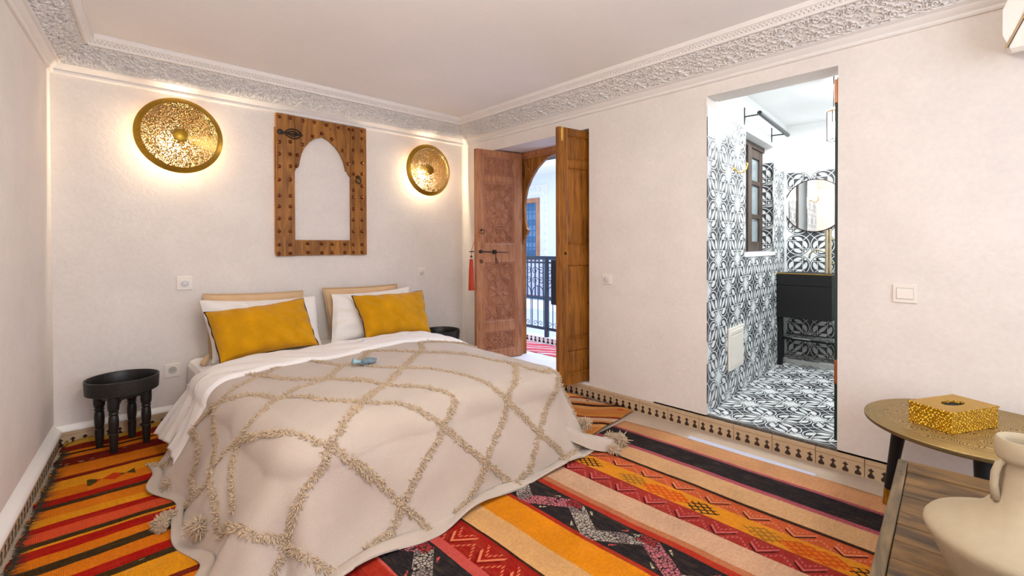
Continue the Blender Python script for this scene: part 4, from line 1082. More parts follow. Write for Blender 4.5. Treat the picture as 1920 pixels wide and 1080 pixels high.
for sg in (1, -1): mb.tube([(la_[0] + 0.06 + 0.105 * t / 8, la_[1] - 0.004, la_[2] + sg * 0.022 * math.sin(PI * t / 8)) for t in range(9)], 0.005, 6)
for q in (0.075, 0.125, 0.165): mb.sphere((la_[0] + q, la_[1] - 0.006, la_[2]), 0.011, 8, 6)
obj('hasp', mb, M['iron'], wfm, smooth=40)
mb = MB().tube(ring_pts((2.125 - FXc, y0f - 0.012, 2.058 - 1.313), 0.028), 0.005, 7, closed=True); mb.sphere((2.125 - FXc, y0f - 0.008, 2.09 - 1.313), 0.013, 10, 6)
for q in (-0.02, 0.0, 0.02): mb.sphere((2.125 - FXc + q, y0f - 0.002, 2.108 - 1.313 - abs(q) * 0.5), 0.009, 8, 6)
mb.tube([(2.09 - FXc, y0f - 0.014, 2.045 - 1.313), (2.125 - FXc, y0f - 0.016, 2.052 - 1.313)], 0.004, 5)
obj('ring_pull', mb, M['iron'], wfm, smooth=True)

# ================================================================== RUGS
def rug_mesh(x0, x1, y0, y1, res, amp, th=0.009, edge=None):
    nx, ny = int((x1 - x0) / res), int((y1 - y0) / res)
    X, Y = np.meshgrid(np.linspace(x0, x1, nx), np.linspace(y0, y1, ny))
    Z = th + amp * (0.5 + 0.5 * np.sin(X * 4.1 + 1.3 * np.sin(Y * 3.3)) * np.sin(Y * 5.3 + X * 1.1))
    if edge: X, Y, Z = edge(X, Y, Z)
    mb = MB().grid(X, Y, Z)
    return mb
def edge_l(X, Y, Z):
    # left rug rides up against the skirting at the back and waves there
    k = np.clip((Y - 4.36) / 0.14, 0, 1)
    Z = Z + k * k * (0.028 + 0.012 * np.sin(X * 17)) * (X < 0.6)
    lxY = -0.085 - 0.1135 * (WY - Y) + 0.06
    X = np.maximum(X, lxY + 0.012 * np.sin(Y * 31))
    return X, Y, Z
mb = rug_mesh(-0.36, 2.3, 2.10, 4.50, 0.02, 0.006, edge=edge_l)
rl = obj('rug', mb, m_rug_left(), fix=False, smooth=True, label='orange, red and dark striped flat-woven rug left of the bed', cat='rug'); 
so = rl.modifiers.new('thick', 'SOLIDIFY'); so.thickness = 0.006; so.offset = -1
random.seed(4)
fg = MB()
for i in range(560):
    y = 2.1 + (i + random.random()) * (4.42 - 2.1) / 560
    x = -0.085 - 0.1135 * (WY - y) + 0.062 + random.uniform(-0.008, 0.012)
    L = random.uniform(0.02, 0.045) * (1.6 if random.random() < 0.15 else 1)
    if random.random() < 0.5: a = (x + 0.01, y, 0.014); b = (x + 0.01 - L * 0.6, y + random.uniform(-.015, .015), 0.012 + random.uniform(0, 0.012))
    else: a = (x - 0.004, y, 0.014); b = (x + 0.06 * random.random() + 0.015, y + random.uniform(-.010, .010), 0.0155)
    fg.add([(a[0], a[1] - 0.0028, a[2]), (a[0], a[1] + 0.0028, a[2]), (b[0], b[1], b[2]), (a[0], a[1], a[2] + 0.003)], [(0, 1, 2), (0, 2, 3), (1, 3, 2), (0, 3, 1)])
obj('fringe', fg, M['fringe'], rl, kind='stuff', fix=False)
def edge_r(X, Y, Z):
    X = X + 0.045 * (X > 2.6) * np.clip(-(Y - 1.2) / 3 + 0.0, -0.35, 0.35) * 0 + 0.012 * np.sin(Y * 3.1) * (X > 3.0)
    sl_ = np.clip((Y - 1.75) / 0.34, 0, 1) * np.clip((X - 2.9) / 0.3, 0, 1)
    X = X - 0.05 * sl_
    return X, Y, Z
mb = rug_mesh(0.05, 3.235, -0.45, 2.085, 0.022, 0.004, edge=edge_r)
rr = obj('rug', mb, m_rug_right(), fix=False, smooth=True, label='long kilim with pink, black, orange and cream stripes in front of the bed and bathroom', cat='rug')
so = rr.modifiers.new('thick', 'SOLIDIFY'); so.thickness = 0.006; so.offset = -1
obj('floor_strip', MB().box(3.245, 3.30, 0.80, 1.60, 0.0005, 0.004), M['strip'], rr)  # thin pale lavender strip lying on the floor beside the rug
# rug by the door, its corner showing right of the bed
dc = Vector((3.43, 2.225, 0)); 
rdm = MB()
nx = 60
U, Vv = np.meshgrid(np.linspace(0, 1.0, 46), np.linspace(0, 1.6, 70))
X = 3.43 - U + 0.02 * np.sin(Vv * 9); Y = 2.16 + Vv + (3.43 - X) * -0.10; Z = 0.012 + 0.006 * np.sin(Vv * 14 + U * 3) + 0.004 * np.sin(U * 17)
rdm.grid(X, Y, Z)
rd_ = obj('rug', rdm, m_rug_door(), fix=False, smooth=True, label='tan kilim with brown diagonal motifs between the bed and the open door', cat='rug')
so = rd_.modifiers.new('thick', 'SOLIDIFY'); so.thickness = 0.006; so.offset = 0
fg = MB()
for i in range(170):
    y = 2.2 + 1.2 * (i + random.random()) / 170; x = 3.425 + random.uniform(-0.01, 0.01); L = random.uniform(-0.05, 0.03)
    fg.add([(x, y - 0.003, 0.016), (x, y + 0.003, 0.016), (x + L, y + random.uniform(-.02, .02), 0.02), (x, y, 0.02)], [(0, 1, 2), (0, 2, 3), (1, 3, 2), (0, 3, 1)])
obj('fringe', fg, M['fringe'], rd_, kind='stuff', fix=False)

# ================================================================== BEDSIDE STOOLS
def stool(label, loc, rot):
    t = thing('bedside_stool', label, 'stool', loc, rot, 'black wooden tray stools at the bed')
    obj('tray', MB().lathe([(0.0, 0.398), (0.19, 0.398), (0.196, 0.388), (0.203, 0.392), (0.207, 0.470), (0.207, 0.484), (0.199, 0.486), (0.193, 0.478), (0.190, 0.412), (0.0, 0.408)], 48), M['black_wood'], t, smooth=40)
    h = 0.098; mb_ = MB()
    ap_ = [(-h - 0.025, 0.395), (-h - 0.025, 0.335), (-h + 0.03, 0.325), (-h + 0.045, 0.350), (-0.02, 0.352), (0.0, 0.345), (0.02, 0.352), (h - 0.045, 0.350), (h - 0.03, 0.325), (h + 0.025, 0.335), (h + 0.025, 0.395)]
    for sg in (-1, 1):
        obj('apron', MB().prism(ap_, sg * (h + 0.008) - 0.009, sg * (h + 0.008) + 0.009, 'xz'), M['black_wood'], t, bevel=0.002)
        obj('apron', MB().prism(ap_, sg * (h + 0.008) - 0.009, sg * (h + 0.008) + 0.009, 'yz'), M['black_wood'], t, bevel=0.002)
    leg = MB().lathe([(0.0, 0.0), (0.019, 0.0), (0.022, 0.03), (0.025, 0.10), (0.026, 0.125), (0.022, 0.130), (0.024, 0.138), (0.028, 0.17), (0.029, 0.21), (0.026, 0.245), (0.022, 0.252), (0.029, 0.262), (0.024, 0.272), (0.030, 0.285), (0.033, 0.31), (0.033, 0.39)], 16)
    me = leg.mesh('leg', M['black_wood'], 40)
    for sx in (-1, 1):
        for sy in (-1, 1): link('leg', me, t).location = (sx * h * 0.98, sy * h * 0.98, 0.006)
    return t
s1 = stool('black wooden stool with a round tray top and turned legs, left of the bed', (0.268, 4.262, 0.010), math.radians(20))
s2 = dup(s1, (2.955, 4.27, 0.0), math.radians(5), 'black wooden tray stool partly hidden at the right side of the bed, near the door')

# ================================================================== BRASS TABLE, BOX, CHEST, VASE
bt = thing('side_table', 'round engraved brass-topped table on black tapered legs, under the light switch', 'table', (3.03, 0.10, 0.015))
TZ = 0.543
obj('table_top', MB().lathe([(0.0, TZ - 0.022), (0.405, TZ - 0.022), (0.414, TZ - 0.016), (0.415, TZ - 0.004), (0.408, TZ), (0.0, TZ)], 80), M['table_brass'], bt, smooth=30)
for an in (68, 186, 300):
    a = math.radians(an); c, s = math.cos(a), math.sin(a)
    p0 = Vector((0.375 * c, 0.375 * s, 0)); p1 = Vector((0.30 * c, 0.30 * s, TZ - 0.022)); q = p0.lerp(p1, 0.17)
    lg = obj('leg', MB().tube([q, p1], [0.0205, 0.034], 16), M['black_paint'], bt, smooth=40)
    obj('brass_foot', MB().tube([p0, q], [0.016, 0.0212], 16), M['brass_dark'], lg, smooth=40)
    obj('leg_bracket', MB().tube([p1 - Vector((0, 0, 0.012)), p1], [0.05, 0.05], 10), M['black_paint'], bt)
bx = thing('tissue_box', 'gold embossed tissue box with an oval slot, on the round brass table', 'box', (3.005, 0.180, 0.5586), math.radians(-27))
obj('body', MB().box(-0.152, 0.152, -0.088, 0.088, 0, 0.088), M['box_gold'], bx, bevel=0.002)
ov = [(0.062 * math.cos(2 * PI * i / 28), 0.030 * math.sin(2 * PI * i / 28)) for i in range(28)]
mb = MB(); n = 28
rect = []
for i in range(28):
    a = 2 * PI * i / 28; c, s = math.cos(a), math.sin(a); k = min(0.155 / max(abs(c), 1e-6), 0.091 / max(abs(s), 1e-6)); rect.append((c * k, s * k))
# snap four corners
for cx_, cy_ in ((0.155, 0.091), (-0.155, 0.091), (0.155, -0.091), (-0.155, -0.091)):
    j = min(range(28), key=lambda i: (rect[i][0] - cx_) ** 2 + (rect[i][1] - cy_) ** 2); rect[j] = (cx_, cy_)
vs = [(x, y, 0.098) for x, y in rect] + [(x, y, 0.098) for x, y in ov] + [(x, y, 0.0885) for x, y in rect] + [(x, y, 0.0885) for x, y in ov]
fs = []
for i in range(n):
    j = (i + 1) % n
    fs += [(i, j, n + j, n + i), (2 * n + i, 3 * n + i, 3 * n + j, 2 * n + j), (i, 2 * n + i, 2 * n + j, j), (n + i, n + j, 3 * n + j, 3 * n + i)]
obj('lid', mb.add(vs, fs), M['box_gold'], bx)
obj('slot', MB().prism(ov, 0.0882, 0.0892, 'xy'), M['dark'], bx)

ch = thing('chest', 'weathered plank-topped wooden chest in the lower right corner', 'chest', (1.95, 0.0, 0.0), math.radians(-3.0) if False else math.radians(3.5))
# local x away from the camera, local y to the left
CT = 0.50; cx0, cx1, cy0, cy1 = -0.78, 0.60, -0.36, 0.282
for i, z in enumerate((0.0,)):
    obj('body', MB().box(cx0 + 0.02, cx1 - 0.02, cy0 + 0.02, cy1 - 0.018, 0.03, CT - 0.03), M['chest_wood'], ch)
obj('left_rail', MB().box(cx0, cx1, cy1 - 0.032, cy1, CT - 0.085, CT), M['chest_frame'], ch, bevel=0.004)
obj('right_rail', MB().box(cx0, cx1, cy0, cy0 + 0.032, CT - 0.085, CT), M['chest_frame'], ch, bevel=0.004)
pw = [0.115, 0.118, 0.112, 0.12, 0.115, 0.118, 0.11, 0.12, 0.115, 0.118, 0.115, 0.105]
x = cx1; random.seed(7)
for i, w_ in enumerate(pw):
    x2 = max(cx0, x - w_)
    if x2 >= x: break
    first = i == 0
    obj('plank', MB().box(x2 + 0.002, x - 0.002, cy0 + 0.034, cy1 - 0.034, CT - 0.03, CT - (0.0 if first else 0.006 + random.uniform(0, 0.003))), M['chest_wood'], ch, bevel=0.003)
    x = x2
for k in range(4):
    z0_ = 0.035 + k * 0.095
    for sy, nm in ((cy1 - 0.018, 1), (cy0 + 0.004, -1)):
        obj('side_plank', MB().box(cx0 + 0.01, cx1 - 0.01, sy, sy + 0.014, z0_, z0_ + 0.092), M['chest_wood'], ch, bevel=0.002)
for a, b in ((cx0, cy0), (cx0, cy1 - 0.05), (cx1 - 0.05, cy0), (cx1 - 0.05, cy1 - 0.05)): obj('corner_post', MB().box(a - 0.003, a + 0.053, b - 0.003, b + 0.053, 0.015, CT - 0.086), M['chest_frame'], ch, bevel=0.003)
for p in ((cx1 - 0.03, cy1 - 0.02), (cx1 - 0.14, cy1 - 0.016), (cx1 - 0.17, cy1 - 0.02)): obj('nail', MB().lathe([(0.003, 0), (0, 0.0015)], 8, (p[0], p[1], CT)), M['iron'], ch)

va = thing('vase', 'large beige ceramic vase with a narrow neck and wide shoulder, standing on the chest', 'vase', (1.70, -0.03, CT))
pr = [(0.0, 0.0), (0.104, 0.0), (0.112, 0.006), (0.150, 0.080), (0.184, 0.150), (0.190, 0.164), (0.189, 0.174), (0.182, 0.183), (0.160, 0.194), (0.130, 0.206), (0.102, 0.221), (0.078, 0.240), (0.060, 0.264), (0.050, 0.292), (0.045, 0.33), (0.043, 0.362), (0.050, 0.368), (0.0545, 0.376), (0.0545, 0.416), (0.051, 0.421), (0.043, 0.419), (0.038, 0.408), (0.034, 0.36), (0.032, 0.31), (0.0, 0.30)]
obj('body', MB().lathe(pr, 72), M['vase'], va, smooth=60)
ha = math.radians(122)
def hp(r, z): return (r * math.cos(ha), r * math.sin(ha), z)
obj('handle', MB().tube([hp(0.043, 0.366), hp(0.054, 0.357), hp(0.062, 0.335), hp(0.064, 0.305), hp(0.060, 0.268)], [0.008, 0.008, 0.008, 0.008, 0.010], 10), M['vase'], va, smooth=True)

# ================================================================== BED
bed = thing('bed', 'double bed base and mattress under the cream tufted blanket, against the back wall', 'bed', (1.58, 3.35, 0.0))
obj('mattress', MB().box(-0.90, 0.93, -1.13, 1.17, 0.27, 0.505), M['linen'], bed, bevel=0.05)
obj('bed_base', MB().box(-0.86, 0.88, -1.08, 1.16, 0.10, 0.268), M['linen'], bed, bevel=0.01)
for sx in (-0.75, 0.77):
    for sy in (-1.0, 1.08): obj('leg', MB().tube([(sx, sy, 0.017), (sx, sy, 0.105)], [0.022, 0.03], 12), M['black_wood'], bed)
XL,XR,YF=0.76,2.38,2.24
def surf(a,b,off=0.0,H0=0.60,flare=None):
    a=np.asarray(a,float); b=np.asarray(b,float)
    cx=np.clip(a,XL,XR); cy=np.maximum(b,YF)
    dx=a-cx; dy=b-cy; d=np.hypot(dx,dy)+1e-9
    nx=dx/d; ny=dy/d
    r=.15+off
    top=H0+off+.012*np.sin(a*3.1+.6)*np.sin(b*2.3)+.004*np.sin(a*9+b*5)
    # slump of the top near the edges
    sm=lambda t: 1-(1-np.clip(t/.38,0,1))**2
    ex=sm(a-XL)*sm(XR-a)*sm(b-YF)
    top=top-.038*(1-ex)
    L=np.maximum(np.where(nx<0,nx*nx,0),1e-9); Fr=ny*ny; Rt=np.where(nx>0,nx*nx,0)
    th=np.radians(27*L+17*Fr+20*Rt)
    dd=np.maximum(d-r*np.pi/2,0); q=np.minimum(d,r*np.pi/2)/r
    h=r*np.sin(q); v=r*(1-np.cos(q))
    lim=(top-.012-off-r)/np.cos(th)
    ds=np.minimum(dd,lim); df=np.minimum(np.maximum(dd-lim,0),.07)
    h=h+ds*np.sin(th)+df; v=v+ds*np.cos(th)
    # hanging folds
    ang=np.arctan2(ny,nx); amp=np.clip(dd/.5,0,1)
    side=np.abs(nx)
    w=.030*side*np.sin(b*9.5+.8)+.016*side*np.sin(b*17+2)+.010*np.abs(ny)*np.sin(a*5.2+1)+.05*(2*np.abs(nx*ny))*np.sin(ang*7+1.0)
    puff=np.sin(a*6.1+b*4.3+.5)*np.sin(b*7.7-a*3.2+1.1)+.5*np.sin(a*13+2*np.sin(b*6))*np.sin(b*11+1)
    h=h+amp*w+.020*np.clip(d/.2,0,1)*puff
    x=cx+nx*h; y=cy+ny*h
    z=np.where(d<1e-6,top,top-v)+ np.where(df>0,.014*(1+np.sin(df*34+a*9+b*11)),0)
    wr=.003*np.sin(a*21+2*np.sin(b*7))*np.sin(b*13+a*4)
    return x,y,z+wr*(d<.1)

bl_a = np.linspace(XL - 0.735, XR + 0.66, 236); bl_t = np.linspace(0, 1, 176)
A_, T2 = np.meshgrid(bl_a, bl_t)
bmax = 3.43 + np.clip((0.55 - A_) / 0.5, 0, 1) * 0.30
Bm = 1.50 + (bmax - 1.50) * T2
X, Y, Z = surf(A_, Bm)
Z = np.maximum(Z, 0.014 + 0.003 * np.sin(X * 30) * 0)
X = np.maximum(X, 0.33 + 0.03 * np.sin(Y * 9))
bk = obj('blanket', MB().grid(X, Y, Z), M['blanket'], fix=False, smooth=True, label='cream woven blanket with shaggy tufted diamond ridges draped over the bed to the floor', cat='blanket')
sm = bk.modifiers.new('thick', 'SOLIDIFY'); sm.thickness = 0.006; sm.offset = 1.0
RIDGES = [[(0.4, 3.51), (0.47, 3.64), (0.6, 3.57), (0.68, 3.57), (0.78, 3.47), (0.88, 3.26), (0.99, 2.96), (1.08, 2.86), (1.18, 2.75), (1.28, 2.56)],
 [(0.12, 3.57), (0.23, 3.49), (0.43, 3.35), (0.55, 3.21), (0.62, 3.1), (0.76, 3.18), (0.88, 3.26), (0.97, 3.31), (1.12, 3.44)],
 [(1.12, 3.44), (1.23, 3.33), (1.32, 3.04)],
 [(0.57, 2.61), (0.7, 2.6), (0.82, 2.7), (0.96, 2.77), (1.12, 2.83), (1.32, 3.04), (1.44, 3.1), (1.65, 3.33)],
 [(0.07, 2.99), (0.2, 2.84), (0.32, 2.73), (0.39, 2.74), (0.51, 2.67), (0.57, 2.61)],
 [(0.62, 3.1), (0.67, 3.0), (0.77, 2.86), (0.82, 2.7), (0.9, 2.6), (0.96, 2.45), (1.08, 2.33), (1.12, 2.32)],
 [(0.62, 3.1), (0.58, 3.09), (0.49, 3.03), (0.4, 2.83), (0.33, 2.57), (0.21, 2.46), (0.18, 2.41)],
 [(0.57, 2.61), (0.5, 2.6), (0.44, 2.54), (0.36, 2.45), (0.3, 2.38)],
 [(0.36, 3.45), (0.38, 3.16), (0.29, 3.11), (0.17, 3.11), (0.23, 2.84)],
 [(0.57, 2.61), (0.63, 2.44), (0.71, 2.25), (0.79, 2.14), (0.85, 2.1), (0.9, 2.04), (0.95, 1.98), (1.04, 1.87)],
 [(1.21, 2.39), (1.12, 2.32), (0.95, 2.17), (0.85, 2.1), (0.79, 2.02), (0.69, 1.95), (0.58, 1.87), (0.49, 1.81), (0.4, 1.81), (0.35, 1.81)],
 [(0.22, 2.42), (0.36, 2.11), (0.4, 1.99), (0.49, 1.81), (0.59, 1.74), (0.68, 1.68), (0.81, 1.59)],
 [(0.02, 3.75), (0.06, 3.66), (0.13, 3.54)],
 [(1.57, 3.38), (1.68, 3.33), (1.78, 3.19), (1.91, 3.0), (2.01, 2.87), (2.11, 2.7), (2.16, 2.51), (2.25, 2.39), (2.31, 2.19), (2.49, 2.16), (2.62, 2.09), (2.68, 1.96), (2.75, 1.84), (2.61, 1.65), (2.29, 1.56)],
 [(1.38, 3.03), (1.48, 2.85), (1.57, 2.7), (1.7, 2.52), (1.81, 2.32), (1.87, 2.14), (1.94, 2.05), (2.05, 1.93), (2.13, 1.82), (2.3, 1.65), (2.27, 1.54)],
 [(1.23, 2.71), (1.28, 2.57), (1.32, 2.46), (1.42, 2.36), (1.52, 2.25), (1.57, 2.14), (1.51, 2.07), (1.44, 2.03)],
 [(1.07, 2.35), (1.11, 2.3), (1.23, 2.21), (1.34, 2.12), (1.44, 2.03), (1.54, 1.92), (1.69, 1.77), (1.81, 1.65), (1.9, 1.55)],
 [(0.94, 2.01), (1.06, 1.87), (1.16, 1.72), (1.23, 1.64), (1.27, 1.56)],
 [(2.09, 3.31), (1.93, 3.03), (1.79, 2.92), (1.57, 2.7), (1.41, 2.53), (1.32, 2.46), (1.19, 2.37), (1.12, 2.31), (1.02, 2.25)],
 [(2.25, 2.39), (2.17, 2.26), (2.01, 2.12), (1.94, 2.05), (1.87, 1.93), (1.73, 1.82), (1.69, 1.77), (1.61, 1.67), (1.51, 1.6), (1.43, 1.59)],
 [(2.49, 2.16), (2.39, 2.07), (2.32, 2.0), (2.13, 1.82), (2.06, 1.73), (2.01, 1.65), (1.92, 1.61)],
 [(1.44, 2.03), (1.39, 1.95), (1.28, 1.86), (1.19, 1.76), (1.16, 1.72), (1.09, 1.64), (0.95, 1.61)],
 [(2.11, 3.31), (2.23, 3.25), (2.38, 3.22), (2.44, 3.02)]]

rng = np.random.default_rng(11)
def strands(P, D, L, r0=0.0032, bend=None):
    # P base points, D unit directions, L lengths -> curved tapering 4-sided tufts
    n = len(P); ref = np.where(np.abs(D[:, 2:3]) < 0.9, np.array([[0, 0, 1.0]]), np.array([[1.0, 0, 0]]))
    E = np.cross(D, ref); E /= np.linalg.norm(E, axis=1, keepdims=True); Fv = np.cross(D, E)
    if bend is None: bend = rng.normal(0, 0.35, (n, 3)); bend[:, 2] -= 0.25
    rings = []
    for k, (t, w) in enumerate(((0, 1.0), (0.55, 1.05), (1.0, 0.55))):
        C = P + D * (L * t)[:, None] + bend * (L * t * t)[:, None]
        for a in range(4):
            an = a * PI / 2; rings.append(C + (E * math.cos(an) + Fv * math.sin(an)) * (r0 * w))
    Vt = np.stack(rings, 1).reshape(-1, 3)
    base = np.arange(n)[:, None] * 12
    fl = []
    for k in range(2):
        for a in range(4): fl.append([k * 4 + a, k * 4 + (a + 1) % 4, k * 4 + 4 + (a + 1) % 4, k * 4 + 4 + a])
    fl.append([8, 9, 10, 11])
    Fc = (base[:, None, :] + np.array(fl)[None]).reshape(-1, 4)
    return Vt, Fc
def raw_obj(name, Vt, Fc, m, parent, kind='stuff', smooth=True):
    me = bpy.data.meshes.new(name); me.from_pydata(Vt.tolist(), [], Fc.tolist()); me.materials.append(m)
    if smooth: me.polygons.foreach_set('use_smooth', [True] * len(me.polygons))
    return link(name, me, parent, kind)
def surf_frame(a, b):
    e = 0.004
    p = np.stack(surf(a, b), -1); pa = np.stack(surf(a + e, b), -1); pb = np.stack(surf(a, b + e), -1)
    n = np.cross(pa - p, pb - p); n /= np.linalg.norm(n, axis=-1, keepdims=True) + 1e-12
    return p, n
for line in RIDGES:
    L = np.array(line, float)
    # Catmull-Rom resample in blanket coordinates
    pts = []
    Q = np.vstack([2 * L[0] - L[1], L, 2 * L[-1] - L[-2]])
    for i in range(1, len(Q) - 2):
        for t in np.linspace(0, 1, 14, endpoint=False):
            p0, p1, p2, p3 = Q[i - 1:i + 3]
            pts.append(0.5 * ((2 * p1) + (-p0 + p2) * t + (2 * p0 - 5 * p1 + 4 * p2 - p3) * t * t + (-p0 + 3 * p1 - 3 * p2 + p3) * t ** 3))
    pts = np.array(pts + [L[-1]]); S3 = np.stack(surf(pts[:, 0], pts[:, 1]), -1)
    S3[:, 2] = np.maximum(S3[:, 2], 0.016); S3[:, 0] = np.maximum(S3[:, 0], 0.33 + 0.03 * np.sin(S3[:, 1] * 9))
    seg = np.linalg.norm(np.diff(S3, axis=0), axis=1); cum = np.concatenate([[0], np.cumsum(seg)])
    n = max(10, int(cum[-1] / 0.0012)); s = np.sort(rng.uniform(0, cum[-1], n))
    a = np.interp(s, cum, pts[:, 0]); b = np.interp(s, cum, pts[:, 1])
    P, N = surf_frame(a, b)
    P[:, 2] = np.maximum(P[:, 2], 0.016); P[:, 0] = np.maximum(P[:, 0], 0.33 + 0.03 * np.sin(P[:, 1] * 9))
    i2 = np.clip(np.searchsorted(cum, s), 1, len(cum) - 1); Tn = S3[i2] - S3[i2 - 1]; Tn /= np.linalg.norm(Tn, axis=1, keepdims=True) + 1e-9
    Sd = np.cross(N, Tn); side = rng.uniform(-1, 1, n)[:, None]
    P = P + Sd * side * 0.0125 + N * 0.005
    D = N * rng.uniform(0.45, 1.0, (n, 1)) + Sd * (side * 0.9 + rng.normal(0, 0.3, (n, 1))) + Tn * rng.normal(0, 0.55, (n, 1)); D /= np.linalg.norm(D, axis=1, keepdims=True)
    Vt, Fc = strands(P, D, rng.uniform(0.009, 0.017, n), 0.0036)
    Vt[:, 2] = np.maximum(Vt[:, 2], 0.012)
    raw_obj('tufted_ridge', Vt, Fc, M['tuft'], bk)
def pompom(c, r, n=330, squash=0.8, d0=(0, 0, 1)):
    D = rng.normal(0, 1, (n, 3)) + np.array(d0) * 0.3; D /= np.linalg.norm(D, axis=1, keepdims=True)
    P = np.array(c) + D * r * 0.45 * np.array([1, 1, squash])
    Vt, Fc = strands(P, D, rng.uniform(0.5, 0.7, n) * r, 0.0036)
    Vt[:, 2] = np.maximum(Vt[:, 2], 0.012)
    o = raw_obj('pompom', Vt, Fc, M['tuft'], bk, kind=None)
for c, r in (((0.418, 3.278, 0.05), 0.045), ((0.315, 2.86, 0.045), 0.036), ((0.350, 2.90, 0.045), 0.032), ((0.318, 2.835, 0.035), 0.028), ((0.43, 2.56, 0.11), 0.05), ((2.78, 1.86, 0.045), 0.05), ((2.73, 1.90, 0.06), 0.04), ((2.63, 1.80, 0.04), 0.035), ((2.60, 2.02, 0.17), 0.038)):
    pompom(c, r)

# trailing corner roll of the blanket at the foot, towards the bathroom
mb = MB(); pth = [(2.36, 2.10, 0.20), (2.54, 1.99, 0.09), (2.66, 1.91, 0.05), (2.78, 1.87, 0.035)]
U, Vv = np.meshgrid(np.linspace(0, 1, 24), np.linspace(-1, 1, 18))
cxs = np.interp(U, [0, .33, .66, 1], [p[0] for p in pth]); cys = np.interp(U, [0, .33, .66, 1], [p[1] for p in pth]); czs = np.interp(U, [0, .33, .66, 1], [p[2] for p in pth])
wd = 0.03 + 0.055 * np.sin(PI * np.clip(U * 1.1, 0, 1)) 
obj('trailing_corner', MB().grid(cxs + 0.2 * wd * Vv, cys + wd * Vv, np.maximum(0.014, czs + 0.03 - 0.09 * Vv ** 2 * (1 - 0.3 * U)) + 0.003 * np.sin(Vv * 9)), M['blanket'], bk, smooth=True, fix=False)

# white duvet folded back over the blanket
da = np.linspace(XL - 0.60, XR + 0.46, 190); db = np.linspace(3.352, 4.03, 80)
A_, Bm = np.meshgrid(da, db)
Bm = Bm + 0.02 * np.sin(A_ * 4.0) * (Bm < 3.6) - np.clip(A_ - 2.2, 0, 1) * 0.5 * (Bm < 3.7) * np.clip((3.7 - Bm) / 0.35, 0, 1)
rise = np.sqrt(np.clip((db - 3.352) / 0.03, 0, 1))[:, None]
X, Y, Z = surf(A_, Bm, off=0.03)
Xb, Yb, Zb = surf(A_, Bm, off=0.004)
X = Xb + (X - Xb) * rise; Y = Yb + (Y - Yb) * rise; Z = Zb + (Z - Zb) * rise
k = np.clip((Bm - 3.72) / 0.24, 0, 1); k = k * k * (3 - 2 * k)
top = Z > 0.45
Z = Z - np.where(top, k * 0.085, k * 0.02)
Z = Z + 0.004 * np.sin(A_ * 13 + Bm * 21) * np.sin(Bm * 17 + A_ * 3) + 0.003 * np.sin(A_ * 31 + 4 * np.sin(Bm * 9))
side_ = np.clip((XL - 0.2 - A_) / 0.3, 0, 1)
X = X + side_ * (0.012 * np.sin(Bm * 19 + 1) + 0.004 * np.sin(Bm * 43) - 0.0)
dv = obj('duvet', MB().grid(X, Y, Z), M['linen'], fix=False, smooth=True, label='white duvet folded back over the cream blanket, one corner hanging left', cat='duvet')
sm = dv.modifiers.new('thick', 'SOLIDIFY'); sm.thickness = 0.012; sm.offset = -1

# ------------------------------------------------------------------ pillows
def pillow(name, label, cat, C, t, m, pinch=0.05, seed=0, piping=False, group=None, flange=0.0, crease=1.0):
    BL, BR, TR, TL = [np.array(c, float) for c in C]
    cen = (BL + BR + TR + TL) / 4; base = np.array([cen[0], cen[1], min(BL[2], BR[2])])
    n = np.cross(BR - BL, TL - BL); n /= np.linalg.norm(n)      # points to the room (-y)
    if n[1] > 0: n = -n
    N_ = 44
    u, v = np.meshgrid(np.linspace(-1, 1, N_), np.linspace(-1, 1, N_))
    r = np.random.default_rng(seed); ph = r.uniform(0, 6, 8)
    uu = u * (1 - pinch * (1 - v ** 2) * (0.8 + 0.4 * np.sin(v * 2 + ph[0]))); vv = v * (1 - pinch * 1.3 * (1 - u ** 2))
    P = (BL[None, None] * ((1 - uu) * (1 - vv))[..., None] + BR * ((1 + uu) * (1 - vv))[..., None] + TR * ((1 + uu) * (1 + vv))[..., None] + TL * ((1 - uu) * (1 + vv))[..., None]) / 4
    f = 1 - flange
    q = np.clip(1 - (u / f) ** 2, 0, 1) * np.clip(1 - (v / f) ** 2, 0, 1)
    h = t * q ** 0.47
    edge = np.clip(1 - q * 1.3, 0, 1) * (q > 0)
    wr = crease * (0.016 * np.sin(np.arctan2(v, u) * 11 + ph[1] + 2 * np.sin(u * 3 + ph[2])) * edge * q ** 0.3 + 0.006 * np.sin(u * 6 + ph[3] + v * 2) * q + 0.0035 * np.sin(u * 15 + v * 9 + ph[4]) * q ** .5)
    Fp = P + n * (h * 0.62 + wr)[..., None]; Bp = P - n * (h * 0.38)[..., None]
    rootc = thing(name, label, cat, tuple(base), 0, group)
    mb = MB(); Fp = Fp - base; Bp = Bp - base
    mb.grid(Fp[..., 0], Fp[..., 1], Fp[..., 2]); mb.grid(Bp[..., 0][:, ::-1], Bp[..., 1][:, ::-1], Bp[..., 2][:, ::-1])
    obj('cushion_body', mb, m, rootc, smooth=True, fix=False)
    E = np.concatenate([P[0, :-1], P[:-1, -1], P[-1, :0:-1], P[:0:-1, 0]]) - base
    if piping:
        E = E + 0.0025 * np.sin(np.arange(len(E)) * 0.45 + np.sin(np.arange(len(E)) * 0.13) * 2)[:, None] * np.array([1, 0, 1])
        obj('piping', MB().tube([tuple(p) for p in E], 0.0052, 6, closed=True), M['piping'], rootc, smooth=True)
    else:
        obj('seam', MB().tube([tuple(p) for p in E], 0.003, 5, closed=True), m, rootc, smooth=True)
    return rootc
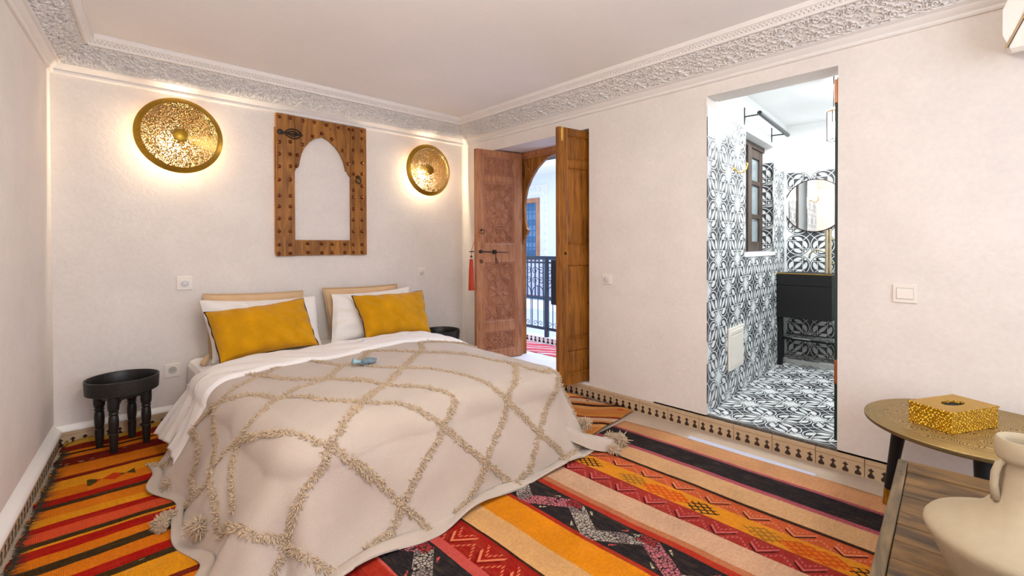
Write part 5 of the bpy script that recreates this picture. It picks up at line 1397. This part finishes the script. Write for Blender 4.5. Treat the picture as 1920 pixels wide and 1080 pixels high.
pillow('pillow', 'beige linen pillow at the back left, behind the white pillow and mustard cushion', 'pillow', ((0.79, 4.29, 0.52), (1.545, 4.29, 0.53), (1.566, 4.462, 0.995), (0.783, 4.462, 1.020)), 0.11, M['beige'], 0.035, 3, flange=0.08)
pillow('pillow', 'beige linen pillow at the back right, behind the white pillow and mustard cushion', 'pillow', ((1.76, 4.29, 0.52), (2.47, 4.29, 0.52), (2.535, 4.462, 1.000), (1.742, 4.462, 1.008)), 0.11, M['beige'], 0.035, 5, flange=0.08)
pillow('pillow', 'white pillow standing behind the left mustard cushion', 'pillow', ((0.775, 4.10, 0.525), (1.60, 4.10, 0.53), (1.612, 4.30, 0.950), (0.735, 4.30, 0.985)), 0.18, M['pillow_white'], 0.075, 7, crease=1.6)
pillow('pillow', 'white pillow standing behind the right mustard cushion', 'pillow', ((1.675, 4.10, 0.53), (2.50, 4.10, 0.52), (2.585, 4.30, 0.975), (1.765, 4.30, 0.955)), 0.18, M['pillow_white'], 0.07, 13, crease=1.6)
pillow('cushion', 'mustard yellow cushion with dark piping leaning on the left pillows', 'cushion', ((0.785, 3.905, 0.555), (1.495, 3.905, 0.585), (1.450, 4.12, 0.962), (0.728, 4.12, 0.912)), 0.23, M['mustard'], 0.085, 21, True)
pillow('cushion', 'mustard yellow cushion with dark piping leaning on the right pillows', 'cushion', ((1.900, 3.905, 0.575), (2.590, 3.905, 0.545), (2.625, 4.12, 0.945), (1.875, 4.12, 0.948)), 0.23, M['mustard'], 0.075, 33, True)
tb = thing('pillow_tassel', 'tan cord tassel at the lower left corner of the left white pillow', 'tassel', (0.735, 4.16, 0.505))
obj('tassel_body', MB().tube([(0.03, 0, 0.08), (0.02, 0, 0.055), (0.0, -0.01, 0.025), (-0.015, -0.015, 0.004)], [0.008, 0.02, 0.026, 0.02], 12), M['beige'], tb, smooth=True)
# small net pouch on the blanket
po = thing('pouch', 'small blue-grey net pouch lying on the blanket in front of the cushions', 'pouch', (1.45, 2.945, 0.612))
U, Vv = np.meshgrid(np.linspace(0, 2 * PI, 30), np.linspace(-PI / 2, PI / 2, 16))
R_ = 1 + 0.10 * np.sin(U * 3 + Vv * 4) + 0.07 * np.sin(U * 7)
obj('pouch_body', MB().grid(0.062 * np.cos(Vv) * np.cos(U) * R_ * 1.05, 0.034 * np.cos(Vv) * np.sin(U) * R_, 0.020 + 0.022 * np.sin(Vv) * R_), M['pouch'], po, smooth=True, fix=False)
obj('gathered_end', MB().tube([(-0.045, 0, 0.022), (-0.075, 0.005, 0.026), (-0.10, 0.01, 0.034)], [0.012, 0.010, 0.024], 9), plain('pale_blue_net', (0.35, 0.52, 0.60), 0.7), po, smooth=True)
